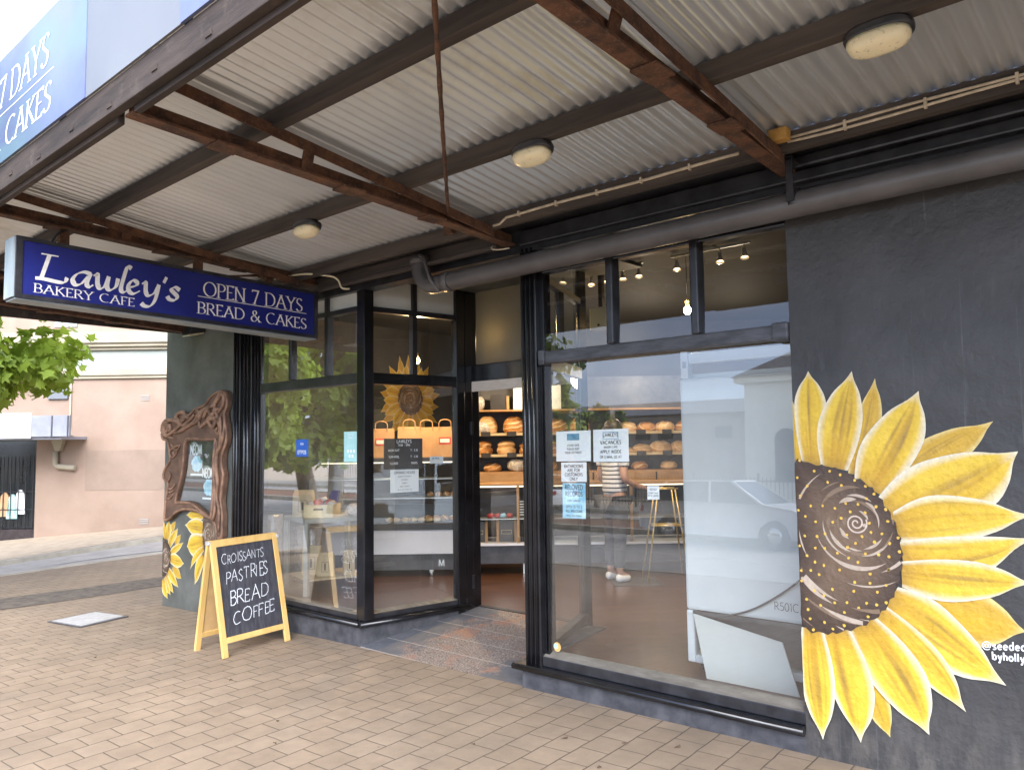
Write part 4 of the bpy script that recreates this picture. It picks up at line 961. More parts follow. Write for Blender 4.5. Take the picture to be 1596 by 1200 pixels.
w = MB(); w.bb(-8.37, -8.33, -2.655, -.05, 2.86, 3.42); w.build('end_board', 'fascia_timber', aw_)
for x in frange(-8.2, 2.4, 8): w = MB(); w.beam((x, -2.64, 3.25), (x, -2.64, 3.86), .03, .02, (1, 0, 0)); w.build('panel_batten', 'old_timber', aw_)

# hanging light-box sign
sg = thing('hanging_sign', 'long navy lightbox sign with cream lettering hung under the awning', 'sign', (-5.76, -1.28, 2.55))
sl = -.027
def sq(y, z): return (y, z + sl * (y + 2.39))
def sbox(mb, x0, x1, y0, y1, z0, z1):
    mb.prism([(x0, y0, sq(y0, z0)[1]), (x0, y1, sq(y1, z0)[1]), (x0, y1, sq(y1, z1)[1]), (x0, y0, sq(y0, z1)[1])], (x1 - x0, 0, 0))
w = MB(); sbox(w, -5.85, -5.668, -2.415, -.145, 2.585, 2.985)
for z0, z1, y0, y1 in ((2.585, 2.612, -2.415, -.145), (2.960, 2.985, -2.415, -.145), (2.6125, 2.9595, -2.415, -2.376), (2.6125, 2.9595, -.178, -.145)): sbox(w, -5.667, -5.655, y0, y1, z0, z1)
w.build('sign_case', 'sign_case', sg)
w = MB(); sbox(w, -5.846, -5.672, -2.425, -2.4155, 2.59, 2.98); w.build('end_cap', 'sign_case_end', sg)
w = MB(); sbox(w, -5.846, -5.672, -2.41, -.15, 2.577, 2.584); w.build('underside', 'sign_case_end', sg)
w = MB(); sbox(w, -5.6675, -5.662, -2.375, -.179, 2.613, 2.959); face = w.build('sign_face', 'sign_blue', sg)
w = MB(); yd = (0, 0, 1); xd = (0, 1, sl); fx_ = -5.6615
LAW = [[(.47, 1), (.20, .04)], [(.18, .985), (.78, .985)], [(0, .015), (.30, .03), (.95, .0), (1.10, .22)],
       [(1.97, .50), (1.72, .55), (1.45, .42), (1.30, .18), (1.40, .0), (1.62, .08), (1.86, .40)], [(1.97, .54), (1.82, .12), (1.92, 0), (2.06, .10)],
       [(2.06, .46), (2.20, .54), (2.22, .16), (2.32, 0), (2.50, .14), (2.64, .54)], [(2.64, .54), (2.58, .12), (2.70, 0), (2.92, .18), (3.0, .52)],
       [(3.52, 1.02), (3.36, 1.06), (3.22, .6), (3.12, .12), (3.22, 0), (3.36, .08)],
       [(3.44, .22), (3.72, .36), (3.74, .5), (3.58, .54), (3.42, .32), (3.44, .08), (3.62, 0), (3.88, .16)],
       [(3.96, .46), (4.10, .54), (4.12, .15), (4.24, .02), (4.48, .18), (4.66, .55)], [(4.66, .55), (4.52, -.08), (4.32, -.40), (4.08, -.44), (3.94, -.34)],
       [(4.98, .92), (4.86, .66)], [(5.56, .46), (5.36, .55), (5.20, .42), (5.44, .18), (5.34, .0), (5.12, .0), (5.02, .12)]]
hL = .172; pl = pen_broad(.045, .20, 35)
for i, st in enumerate(LAW):
    pts = [(p.x, p.y) for p in catmull([(a, b, 0) for a, b in st], 7)] if len(st) > 2 else st
    ribbon(w, pts, pl if i not in (1,) else pen_mono(.05), lambda p, dn: Vector((fx_, -2.30, 2.722)) + Vector(xd) * (p.x * hL) + Vector(yd) * (p.y * hL) + Vector((dn, 0, 0)), .0006 + .0002 * (i % 4))
def fit(text, y0, z0, width, h, spc):
    t = sum(G[c][0] for c in text) + spc * (len(text) - 1); write(w, text, (fx_, y0, z0), xd, yd, h, TRAJAN, spc, True, 0, xs=width / (t * h), lift=.0006)
fit("BAKERY CAFE", -2.305, 2.632, .635, .057, .12); fit("OPEN 7 DAYS", -1.160, 2.762, .865, .106, .10); fit("BREAD & CAKES", -1.205, 2.622, .95, .086, .10)
w.face([(fx_ + .001, -1.205, 2.749), (fx_ + .001, -.255, 2.7235), (fx_ + .001, -.255, 2.7285), (fx_ + .001, -1.205, 2.754)])
w.build('lettering', 'letter_cream', sg, recalc=False)
for y in (-2.1, -1.15, -.55): w = MB(); w.bb(-5.80, -5.755, y - .03, y + .03, 2.93, 3.12 - .054 * (y + 2.63)); w.bb(-5.83, -5.70, y - .05, y + .05, 2.955 + sl * (y + 2.39), 2.99 + sl * (y + 2.39)); w.build('hanger', 'rust_steel', sg)
w = MB(); w.tube(catmull([(-5.70, -2.2, 2.98), (-5.72, -2.15, 3.06), (-5.76, -2.05, 3.12)], 6), .007, 6); w.build('supply_cable', 'rubber', sg)

# bulkhead lights on the second purlin
def bulkhead():
    t = thing('bulkhead_light', 'oval bulkhead light with yellowed diffuser on the purlin by the hanging sign', 'light', (0, 0, 0), 'oval lights under the awning')
    w = MB(); n = 28
    def oval(k, z, sc): return [(sc * (.115 * abs(math.cos(a)) ** .7 * (1 if math.cos(a) > 0 else -1)), sc * (.062 * abs(math.sin(a)) ** .8 * (1 if math.sin(a) > 0 else -1)), z) for a in [2 * math.pi * i / n for i in range(n)]]
    def stack(w, L):
        rings = [[w.bm.verts.new(p) for p in oval(0, z, s)] for z, s in L]
        for a, b in zip(rings, rings[1:]):
            for i in range(n): f = w.bm.faces.new([a[i], a[(i + 1) % n], b[(i + 1) % n], b[i]]); f.smooth = True
        w.bm.faces.new(rings[0]); f = w.bm.faces.new(rings[-1]); f.smooth = True
    stack(w, [(0, 1.0), (-.012, 1.06), (-.030, 1.06), (-.040, .98)]); w.build('lamp_base', 'black_paint', t)
    w = MB(); stack(w, [(-.0405, .97), (-.056, .96), (-.072, .88), (-.083, .70), (-.087, .40)]); w.build('diffuser', 'lamp_diffuser', t)
    return t
b0 = bulkhead(); zl = zs(-1.04) - .090
b0.location = (-4.48, -1.035, zl); b0.rotation_euler = (R(-14), 0, 0)
for x, lab in ((-2.50, 'oval bulkhead light with mouldy cream diffuser, between the two nearest rusty trusses'), (-.84, 'large looking oval bulkhead light with pale speckled diffuser above the mural wall')):
    r = dup(b0, (x, -1.035, zl), 0, lab); r.rotation_euler = (R(-14), 0, 0)
fl = thing('floodlight', 'small dark floodlight with pale lens on the corner pier behind the sign', 'light', (-7.98, -.02, 2.80))
w = MB(); w.prism([(-8.08, -.01, 2.84), (-8.08, -.17, 2.80), (-8.08, -.15, 2.88), (-8.08, -.01, 2.92)], (.2, 0, 0)); w.build('housing', 'black_paint', fl, bevel=.006)
w = MB(); w.prism([(-8.07, -.02, 2.828), (-8.07, -.165, 2.792), (-8.07, -.165, 2.785), (-8.07, -.02, 2.815)], (.18, 0, 0)); w.build('lens', 'cream_plastic', fl)
w = MB(); w.bb(-8.02, -7.94, -.02, .0, 2.86, 2.96); w.build('bracket', 'black_paint', fl)

# drain pipe and cables
dp = thing('drain_pipe', 'fat dark drain pipe running under the awning above the shopfront', 'pipe', (-1.6, -.14, 2.8))
w = MB(); pth = [(2.4, -.14, 2.815), (-4.2, -.14, 2.775)] + [(-4.2 - .16 * math.sin(R(a)), -.14, 2.775 + .16 * (1 - math.cos(R(a)))) for a in range(15, 91, 15)] + [(-4.365, -.14, 3.01)]
w.tube(pth[::-1], .066, 20); w.build('pipe', 'pipe_paint', dp)
w = MB(); w.tube([(-4.09, -.14, 2.776), (-4.02, -.14, 2.7765)], .073, 20); w.build('collar', 'pipe_paint', dp); w = MB(); w.tube([(-4.365, -.14, 2.95), (-4.365, -.14, 3.012)], .073, 20); w.build('collar', 'pipe_paint', dp)
for x in (-1.52, .9):
    w = MB(); n = 20
    w.tube([(x - .018, -.14, 2.792 + .006 * x * .0 + (x + 4.2) * .006 - .005), (x + .018, -.14, 2.792 + (x + 4.2) * .006 - .005)], .0695, 20); w.bb(x - .018, x + .018, -.222, -.212, 2.79, 3.02); w.bb(x - .018, x + .018, -.222, -.01, 3.0, 3.012); w.build('bracket', 'black_paint', dp)
w = MB(); w.tube(catmull([(-4.30, -.20, 3.0), (-4.22, -.225, 2.95), (-4.16, -.225, 2.80), (-4.12, -.17, 2.705)], 6), .013, 8); w.build('earth_strap', 'pipe_paint', dp)
cb = thing('conduit_cable', 'twin cream cables clipped along the awning wall plate at the right', 'cable', (-.6, -.34, 3.06))
for dz in (0, -.021):
    pts = [(x, -.345, 3.060 + dz + .004 * math.sin(x * 5 + dz * 90) + (.02 * max(0, -1.25 - x)) ) for x in frange(-1.47, 2.4, 40)]
    w = MB(); w.tube(pts, .0068, 7); w.build('cable', 'cable_sheath', cb)
for x in frange(-1.2, 2.2, 10): w = MB(); w.bb(x - .006, x + .006, -.354, -.336, 3.026, 3.072); w.build('clip', 'cable_sheath', cb)
w = MB(); w.bb(-1.545, -1.455, -.40, -.338, 3.045, 3.105, .006); w.tube([(-1.50, -.37, 3.10), (-1.50, -.37, 3.115), (-1.48, -.37, 3.125)], .005, 6); tag(setorigin(w.build('junction_block', 'ochre_block'), (-1.5, -.34, 3.045)), 'ochre wooden block where the cream cables reach the rusty truss', 'junction block')
w = MB(); w.tube([(x, -.345, 3.050 + .003 * math.sin(x * 6) - (.03 if x < -3.35 else 0)) for x in frange(-3.42, -1.72, 30)], .0085, 7)
for x in (-3.2, -2.9, -2.6, -2.3, -2.0): w.bb(x - .006, x + .006, -.356, -.336, 3.034, 3.066)
tag(setorigin(w.build('cable', 'cable_sheath'), (-2.6, -.345, 3.04)), 'single cream cable clipped to the wall plate between the two nearest trusses', 'cable')
w = MB(); w.tube(catmull([(-3.60, -.16, 2.95), (-3.58, -.19, 2.92), (-3.50, -.20, 2.90), (-3.44, -.17, 2.905)], 6), .005, 6)
tag(setorigin(w.build('cable', 'cable_sheath'), (-3.5, -.18, 2.9)), 'short loose cream wire curling below the truss end over the doorway', 'cable')
w = MB(); w.tube(catmull([(-6.0, -.35, 3.06), (-5.55, -.36, 3.03), (-5.35, -.25, 3.00), (-5.30, -.20, 2.97), (-5.27, -.18, 2.90), (-5.20, -.16, 2.885)], 8), .008, 7)
tag(setorigin(w.build('cable', 'cream_plastic'), (-5.3, -.2, 2.9)), 'frayed pale cable hanging from the beam end beside the hanging sign', 'cable')

# ornate cut-steel frame with posters
of = thing('ornate_poster_case', 'rusty ornate steel poster case shaped as a face in profile with curling hair', 'poster case', (-8.0, -.01, .75))
def ring_solid(mb, outer, inner, y0, y1):
    oo = catmull([(a, 0, b) for a, b in outer], 4, True); ii = catmull([(a, 0, b) for a, b in inner], 6, True)
    t = bmesh.new(); E = []
    for loop in (oo, ii):
        vs = [t.verts.new((p.x, y0, p.z)) for p in loop]
        E += [t.edges.new((vs[i], vs[(i + 1) % len(vs)])) for i in range(len(vs))]
    bmesh.ops.triangle_fill(t, use_beauty=True, edges=E)
    g = bmesh.ops.extrude_face_region(t, geom=list(t.faces))
    bmesh.ops.translate(t, verts=[v for v in g['geom'] if isinstance(v, bmesh.types.BMVert)], vec=(0, y1 - y0, 0))
    bmesh.ops.recalc_face_normals(t, faces=list(t.faces)); mb.add(t, False)
w = MB(); ring_solid(w, FR_OUT, [(a + (.04 if a > -7.8 else 0), b) for a, b in FR_IN], -.012, -.050); w.build('frame_plate', 'frame_rust', of)
w = MB()
for kx, pts in FR_SC.items():
    th = {'hair': .024, 'righ': .022, 'brow': .014, 'eye1': .010, 'eye2': .010, 'nose': .012, 'lip': .010, 'lip2': .009, 'chin': .008, 'inne': .012}.get(kx[:4], .012)
    pts3 = catmull([(a, -.062, b) for a, b in pts], 7); n_ = len(pts3)
    w.tube(pts3, [th * (.35 + .65 * math.sin(math.pi * min(1, .12 + .8 * i / n_))) for i in range(n_)], 8)
oc = catmull([(a, -.056, b) for a, b in FR_OUT], 4, True); cc_ = Vector((-8.0, -.08, 1.4))
w.tube([p + (cc_ - p).normalized() * .022 for p in oc], .014, 7); ic = catmull([(a + (.04 if a > -7.8 else 0), -.054, b) for a, b in FR_IN], 5, True)
w.tube([p + (p - Vector((-7.95, -.08, 1.35))).normalized() * .026 for p in ic], .012, 7)
w.tube(catmull([(-7.44, -.066, 1.93), (-7.42, -.066, 1.75), (-7.46, -.066, 1.6), (-7.55, -.066, 1.48), (-7.53, -.066, 1.2), (-7.52, -.066, 1.0), (-7.56, -.066, .9)], 8), .016, 8)
w.tube(catmull([(-8.62, -.066, 1.79), (-8.58, -.066, 1.85), (-8.64, -.066, 1.90), (-8.70, -.066, 1.82), (-8.62, -.066, 1.76), (-8.45, -.066, 1.80), (-8.3, -.066, 1.87), (-8.2, -.066, 1.96), (-8.08, -.066, 1.93)], 8), .02, 8)
w.tube(catmull([(-7.78, -.066, 1.93), (-7.70, -.066, 2.0), (-7.62, -.066, 1.95), (-7.68, -.066, 1.90), (-7.58, -.066, 1.83), (-7.50, -.066, 1.93), (-7.55, -.066, 2.05), (-7.46, -.066, 2.12)], 8), .02, 8)
w.ball((-8.43, -.066, 1.565), (.024, .016, .024)); w.build('scrollwork', 'frame_rust_highlight', of)
w = MB(); w.prism([(a, -.012, b) for a, b in [(-8.42, 1.0), (-7.56, .90), (-7.54, 1.74), (-8.24, 1.74)]], (0, .008, 0)); w.build('backing', 'dark_grey', of)
w = MB(); w.prism([(-8.42, -.030, 1.0), (-7.56, -.030, .90), (-7.54, -.030, 1.74), (-8.24, -.030, 1.74)], (0, .003, 0)); w.build('glass_pane', 'case_glass', of)
for (x0, z0, lab) in ((-8.165, 1.32, 'white and blue event poster higher in the rusty frame'), (-7.90, 1.08, 'white and blue event poster lower right in the rusty frame')):
    pt = thing('poster', lab, 'poster', (x0 + .15, -.014, z0))
    w = MB(); w.bb(x0, x0 + .30, -.0145, -.0125, z0, z0 + .36); w.build('sheet', 'dark_grey', pt)
    w = MB(); write(w, "NEOM", (x0 + .015, -.0146, z0 + .235), (1, 0, 0), (0, 0, 1), .095, pen_mono(.2), .10, xs=.74); write(w, "RECORD", (x0 + .06, -.0146, z0 + .337), (1, 0, 0), (0, 0, 1), .018, pen_mono(.16), .1); w.build('lettering', 'paper', pt, recalc=False)
    w = MB(); w.prism([(x0 + .155 + .115 * (1 + .18 * math.sin(i * 2.7)) * math.cos(i * .39), -.0148, z0 + .135 + .085 * (1 + .2 * math.sin(i * 3.1)) * math.sin(i * .39)) for i in range(16)], (0, -.0006, 0)); w.build('splash_print', 'paper_blue', pt)
    w = MB(); w.bb(x0 + .02, x0 + .28, -.0155, -.0147, z0 + .012, z0 + .032); w.build('caption_strip', 'paper', pt)

# A-frame chalkboard
ab = thing('chalkboard_sign', 'yellow pine A-frame chalkboard standing open on the footpath', 'sandwich board', (-6.13, -.5, gz(-6.1, -.5)))
def leaf(x0b, x1b, xt0, xt1, sgn):
    B0 = Vector((x0b, -.83, gz(x0b, -.83))); B1 = Vector((x1b, -.185, gz(x1b, -.185))); T0 = Vector((xt0, -.845, .86)); T1 = Vector((xt1, -.20, .865))
    return B0, B1, T0, T1
def leaf_build(L, chalk):
    B0, B1, T0, T1 = L; wv = (B1 - B0).normalized(); uv = (T0 - B0).normalized(); nv = wv.cross(uv).normalized(); W = (B1 - B0).length; Hh = (T0 - B0).length
    P = lambda u, v, d=0: B0 + wv * u + uv * v + nv * d
    def bar(mb, u0, u1, v0, v1, d0=-.013, d1=.013): mb.prism([P(u0, v0, d0), P(u1, v0, d0), P(u1, v1, d0), P(u0, v1, d0)], nv * (d1 - d0))
    w = MB(); bar(w, 0, .048, 0, Hh); bar(w, W - .048, W, 0, Hh); bar(w, .0485, W - .0485, Hh - .052, Hh, -.012, .012); bar(w, .0485, W - .0485, .105, .15, -.012, .012)
    fr = w.build('front_frame' if chalk else 'rear_frame', 'yellow_pine', ab, bevel=.003)
    w = MB(); bar(w, .045, W - .045, .148, Hh - .05, -.006, .004); bd = w.build('writing_board' if chalk else 'rear_panel', 'chalkboard' if chalk else 'hardboard', fr)
    if chalk:
        w = MB(); rng = random.Random(11)
        for word, v, h, u, sp, tilt, xs_ in (("CROISSANTS", .720, .072, .085, .10, .03, .78), ("PASTRIES", .565, .098, .10, .08, .06, .84), ("BREAD", .388, .108, .11, .10, .06, .95), ("COFFEE", .232, .092, .13, .12, .10, 1.02)):
            write(w, word, P(u, v, .0045), wv + uv * tilt, uv, h, pen_mono(.062), sp, False, .14, jit=.075, xs=xs_, lift=.0006, rng=rng)
        w.build('chalk_writing', 'chalk', bd, recalc=False)
    w = MB()
    return P
P1 = leaf_build(leaf(-5.915, -5.985, -6.125, -6.175, 1), True)
leaf_build(leaf(-6.375, -6.43, -6.165, -6.215, -1), False)
for y, x in ((-.845, -6.145), (-.20, -6.195)): w = MB(); w.box((x, y, .845), (.07, .012, .03)); w.cyl((x + .02, y - .012, .845), (x + .02, y + .012, .845), .008, 8); w.build('hinge', 'steel', ab)

# access cover, litter on the bricks
ac = thing('access_cover', 'pale square access cover set flush in the brick footpath', 'access cover', (-8.68, -.78, gz(-8.7, -.8)))
cvp = [(-8.98, -1.08), (-8.33, -1.0), (-8.44, -.50), (-9.06, -.58)]
w = MB(); w.prism([(x, y, gz(x, y) + .004) for x, y in cvp], (0, 0, .006)); w.build('cover_frame', 'dark_grey', ac)
cx_, cy_ = -8.70, -.79
w = MB(); w.prism([(cx_ + (x - cx_) * .88, cy_ + (y - cy_) * .88, gz(x, y) + .0105) for x, y in cvp], (0, 0, .005)); w.build('cover_plate', 'cover_grey', ac)
rng = random.Random(21); lf0 = None
spots = [(-2.75, -.55), (-2.45, -.42), (-2.20, -.30), (-2.38, -.75), (-3.1, -.9), (-4.3, -1.35), (-4.0, -1.55), (-5.3, -1.1), (-6.9, -1.4)]
for i, (x, y) in enumerate(spots):
    if lf0 is None:
        w = MB(); n = 9; w.prism([(.022 * math.cos(k * .698) * (1 + .35 * math.sin(k * 2.1)), .011 * math.sin(k * .698) * (1 + .3 * math.cos(k * 1.7)), .003 + .004 * math.sin(k * 1.3)) for k in range(n)], (0, 0, .002))
        o = w.build('dry_leaf', 'dry_leaf'); lf0 = o
    else: o = lf0.copy(); COL.objects.link(o)
    o.location = (x, y, gz(x, y) + .002); o.rotation_euler = (0, 0, rng.uniform(0, 6)); s = rng.uniform(.45, .95); o.scale = (s, s, 1)
    tag(o, 'tiny dark dry leaf scrap lying on the brick footpath', 'leaf', 'leaf scraps on the footpath')
# ================================================================== INSIDE THE SHOP
def dbox(mb, l0, l1, d0, d1, z0, z1, bev=0):
    c = D((l0 + l1) / 2, (d0 + d1) / 2, (z0 + z1) / 2); mb.box(c, (l1 - l0, d1 - d0, z1 - z0), RT, bev); return mb
# pastry counter with white front
pc = thing('pastry_counter', 'pastry display counter with white front panel and glass case', 'counter', D(-1.4, 9.0, .15))
w = MB(); dbox(w, -2.3, -.62, 9.02, 9.75, .22, .40); w.build('base_grille', 'dark_grey', pc)
w = MB()
for i in range(34): dbox(w, -1.15 + i * .015, -1.143 + i * .015, 9.012, 9.02, .33, .395)
w.build('vent', 'black_paint', pc)
w = MB(); dbox(w, -2.3, -.62, 8.985, 9.02, .40, .665, .004); w.build('front_panel', 'counter_white', pc)
w = MB(); dbox(w, -2.3, -.62, 8.97, 9.75, .668, .735); w.build('deck', 'black_paint', pc)
w = MB(); dbox(w, -2.3, -.62, 9.0, 9.75, 1.43, 1.475); dbox(w, -2.3, -2.26, 9.70, 9.75, .735, 1.43); dbox(w, -.66, -.62, 9.70, 9.75, .735, 1.43); dbox(w, -2.3, -.62, 9.735, 9.75, .735, .9); w.build('case_top', 'dark_grey', pc)
w = MB(); w.face([D(-2.3, 9.0, .74), D(-.62, 9.0, .74), D(-.62, 9.05, 1.43), D(-2.3, 9.05, 1.43)]); w.build('case_glass', 'case_glass', pc, recalc=False)
for z in (1.0, 1.22): w = MB(); dbox(w, -2.26, -.66, 9.22, 9.70, z, z + .012); w.build('shelf', 'steel', pc)
w = MB(); dbox(w, -2.2, -.7, 9.06, 9.08, 1.415, 1.428); w.build('case_light', 'case_strip', pc)  # added glowing strip, no light is seen in this case
for l in (-.95, -2.1):
    w = MB(); w.cyl(D(l, 9.06, .18) + RD * -.012, D(l, 9.06, .18) + RD * .012, .032, 14); dbox(w, l - .02, l + .02, 9.04, 9.08, .19, .225); w.build('caster', 'steel', pc)
w = MB(); dbox(w, -.885, -.80, 9.006, 9.0195, .25, .345); w.build('badge', 'dark_grey', pc)
w = MB(); write(w, "M", D(-.865, 9.004, .262), RD, (0, 0, 1), .07, pen_mono(.16), 0); w.build('badge_letter', 'steel', pc, recalc=False)
def pastries(l0, l1, d, z, n, name, lab, grp, m, dims, seed):
    rng = random.Random(seed); proto = None
    for i in range(n):
        if proto is None:
            w = MB(); pts = [Vector((-dims[0] + 2 * dims[0] * t, -dims[1] * .5 * math.cos(math.pi * (t - .5)) , dims[2] * .9)) for t in frange(0, 1, 9)]
            w.tube(pts, [dims[2] * (.30 + .75 * math.sin(math.pi * t)) for t in frange(0, 1, 9)], 8); proto = w.build(name, m); o = proto
        else: o = proto.copy(); COL.objects.link(o)
        o.location = D(l0 + (l1 - l0) * i / max(1, n - 1), d + rng.uniform(-.02, .02), z); o.rotation_euler = (0, 0, TH + rng.uniform(-.5, .5)); tag(o, lab, 'pastry', grp)
pastries(-1.45, -.9, 9.2, .737, 7, 'croissant', 'glazed pale pastry in a row on the counter deck behind the case glass', 'pastries on the counter deck', 'crust_pale', (.05, .03, .028), 2)
pastries(-1.02, -.72, 9.32, .737, 4, 'pastry', 'golden brown pastry at the right end of the counter case', 'golden pastries in the case', 'crust', (.06, .035, .036), 3)
pastries(-1.0, -.72, 9.4, 1.014, 4, 'pastry', 'small golden slice on the middle shelf of the counter case', 'slices on the middle case shelf', 'crust', (.04, .03, .03), 5)
# kraft carrier bags on the counter
def carrier(l, d, z, wd, hg, lab, red, rot=0):
    t = thing('paper_bag', lab, 'bag', D(l, d, z)); Lr = RT @ rotz(rot)
    o0 = D(l, d, z); P = lambda x, y, zz: o0 + Lr @ Vector((x, y, zz))
    w = MB(); h = wd / 2
    for a in ((-h, -.06), (h, -.06)): pass
    b = [(-h, -.07), (h, -.07), (h, .07), (-h, .07)]; tp = [(-h * 1.0, -.035), (h * .98, -.03), (h * .98, .03), (-h, .035)]
    A_ = [P(x, y, 0.001) for x, y in b]; B_ = [P(x, y, hg) for x, y in tp]
    w.face(A_[::-1])
    for i in range(4): w.face([A_[i], A_[(i + 1) % 4], B_[(i + 1) % 4], B_[i]])
    w.face([B_[0], B_[1], P(h * .9, 0, hg - .05), P(-h * .9, 0, hg - .05)]); w.face([B_[3], P(-h * .9, 0, hg - .05), P(h * .9, 0, hg - .05), B_[2]])
    w.build('bag_body', 'kraft', t)
    w = MB(); w.tube(catmull([P(-.07, -.036, hg - .03), P(-.065, -.036, hg + .06), P(0, -.036, hg + .085), P(.065, -.036, hg + .06), P(.07, -.036, hg - .03)], 5), .006, 6); w.build('handle', 'kraft', t)
    if red:
        w = MB(); yf = lambda zz: -.07 + .04 * zz / hg - .003
        zc = hg * .54; w.prism([P(-.07, yf(zc - .04), zc - .04), P(.07, yf(zc - .04), zc - .04), P(.07, yf(zc + .04), zc + .04), P(-.07, yf(zc + .04), zc + .04)], Lr @ Vector((0, -.001, 0))); lb = w.build('bag_label', 'kraft_red', t)
        w = MB(); w.prism([P(-.055, yf(zc - .02) - .003, zc - .022), P(.055, yf(zc - .02) - .003, zc - .022), P(.055, yf(zc + .02) - .003, zc + .022), P(-.055, yf(zc + .02) - .003, zc + .022)], Lr @ Vector((0, -.001, 0))); w.build('label_panel', 'paper', lb)
carrier(-1.55, 9.3, 1.476, .29, .34, 'kraft paper carrier bag with red label at the left end of the counter', True)
carrier(-1.24, 9.42, 1.476, .27, .36, 'plain kraft paper carrier bag, left of the two behind the black menu board', False)
carrier(-1.03, 9.34, 1.476, .24, .35, 'plain kraft paper carrier bag, right of the two behind the black menu board', False, .12)
carrier(-.80, 9.28, 1.476, .27, .35, 'kraft paper carrier bag with red label at the right end of the counter', True, -.08)
# dark drinks counter seen through the doorway
dc = thing('glass_counter', 'dark shop counter with lit glass case facing the doorway', 'counter', D(.8, 9.05, .15))
w = MB(); dbox(w, -.58, 2.25, 9.06, 9.6, .27, .475); w.build('plinth', 'dark_grey', dc)
w = MB(); dbox(w, -.58, 2.25, 8.99, 9.62, .478, .505); w.build('bottom_shelf', 'counter_white', dc)
w = MB(); dbox(w, -.56, 2.2, 9.05, 9.55, .762, .772); w.build('shelf', 'steel', dc)
w = MB(); dbox(w, -.58, 2.25, 9.0, 9.62, 1.145, 1.165); dbox(w, .02, .05, 9.0, 9.03, .505, 1.144); dbox(w, 1.3, 1.33, 9.0, 9.03, .505, 1.144); w.build('case_frame', 'shelf_wood', dc)
w = MB(); dbox(w, -.56, 2.2, 9.015, 9.03, 1.128, 1.143); w.build('case_light', 'case_strip', dc)
w = MB(); w.face([D(-.58, 8.995, .506), D(2.25, 8.995, .506), D(2.25, 8.995, 1.144), D(-.58, 8.995, 1.144)]); w.build('case_glass', 'case_glass', dc, recalc=False)
for l in (.10, 1.2, 2.1): w = MB(); dbox(w, l - .015, l + .015, 9.1, 9.13, .151, .27); w.build('leg', 'steel', dc)
def gift(l, d, z, wd, h, lab):
    t = thing('gift_box', lab, 'box', D(l, d, z))
    w = MB(); dbox(w, l - wd / 2, l + wd / 2, d, d + .16, z + .001, z + h, .004); w.build('box_body', 'dark_grey', t)
    w = MB(); dbox(w, l - wd / 2 - .03, l - wd / 2 - .001, d, d + .15, z + .001, z + h); dbox(w, l + wd / 2 + .001, l + wd / 2 + .03, d, d + .15, z + .001, z + h); w.build('box_side', 'shelf_wood', t)
    w = MB()
    for a, b, c, e in ((-.35, .35, .38, .395), (-.35, .35, .55, .565), (-.35, -.33, .395, .55), (.33, .35, .395, .55)): dbox(w, l + wd * a, l + wd * b, d - .003, d - .0005, z + h * c, z + h * e)
    w.build('box_print', 'kraft_pale', t)
gift(-.42, 9.1, .506, .15, .235, 'black gift box nearest the door jamb on the bottom counter shelf')
gift(-.10, 9.1, .506, .17, .240, 'black gift box in the middle of the bottom counter shelf')
w = MB()
for i in range(5): dbox(w, .06 + i * .022, .075 + i * .022, 9.1, 9.2, .507, .74 - .01 * (i % 2))
tag(setorigin(w.build('menu_stack', 'ink'), D(.1, 9.1, .507)), 'stack of black folders standing at the right of the bottom counter shelf', 'folders')
for i, (l, m, lab) in enumerate(((-.28, 'red_tin', 'red wrapped sweet at the left on the counter shelf'), (-.20, 'red_tin', 'red wrapped sweet beside the blue one'), (-.14, 'paper_blue', 'pale blue wrapped sweet on the counter shelf'), (-.06, 'red_tin', 'red wrapped sweet right of the blue one'))):
    w = MB(); w.tube([D(l - .04, 9.12, .80), D(l - .02, 9.12, .80), D(l + .02, 9.12, .805), D(l + .04, 9.12, .80)], [.012, .026, .026, .012], 9); tag(setorigin(w.build('wrapped_sweet', m), D(l, 9.12, .773)), lab, 'sweet')
w = MB(); dbox(w, .04, .17, 9.15, 9.16, .78, 1.0); ob = tag(setorigin(w.build('menu_card', 'ink'), D(.1, 9.15, .78)), 'black card with pale handwriting inside the doorway counter case', 'card')
w = MB()
for i in range(6): dbox(w, .055, .13 + .02 * (i % 3), 9.146, 9.149, .80 + i * .03, .812 + i * .03)
o2 = w.build('handwriting', 'paper', ob)
o2.data.transform(Matrix.Translation(Vector((0, 0, 0))))
w = MB(); dbox(w, -.5, .02, 9.3, 9.5, .78, 1.06); tag(setorigin(w.build('oven_box', 'ink'), D(-.2, 9.3, .773)), 'black box behind the sweets inside the doorway counter case', 'box')
w = MB(); dbox(w, .16, .24, 9.12, 9.25, .774, .99); tag(setorigin(w.build('kraft_packet', 'kraft_pale'), D(.2, 9.12, .774)), 'tall kraft packet beside the black card in the counter case', 'packet')
# bread wall
bw_ = thing('bread_shelves', 'tall timber bread shelving along the back of the shop', 'shelves', D(1.0, 10.2, .15))
for z in (1.265, 1.475, 1.745, 2.055): w = MB(); dbox(w, -.6, 3.4, 10.12, 10.55, z - .022, z); w.build('shelf', 'shelf_wood', bw_)
w = MB(); dbox(w, -.62, 3.4, 10.56, 10.6, .15, 2.5); dbox(w, -.64, -.602, 10.12, 10.56, .15, 2.5); dbox(w, 1.24, 1.30, 10.13, 10.55, .15, 2.08); w.build('carcass', 'dark_grey', bw_)
for i in range(5):
    w = MB(); dbox(w, -.59 + i * .8, -.59 + i * .8 + .78, 10.08, 10.11, 1.14, 1.242, .004); w.build('drawer', 'shelf_wood', bw_)
for z in (1.475, 1.745): w = MB(); dbox(w, -.6, 3.4, 10.108, 10.119, z - .02, z + .012); w.build('price_rail', 'kraft_pale', bw_)
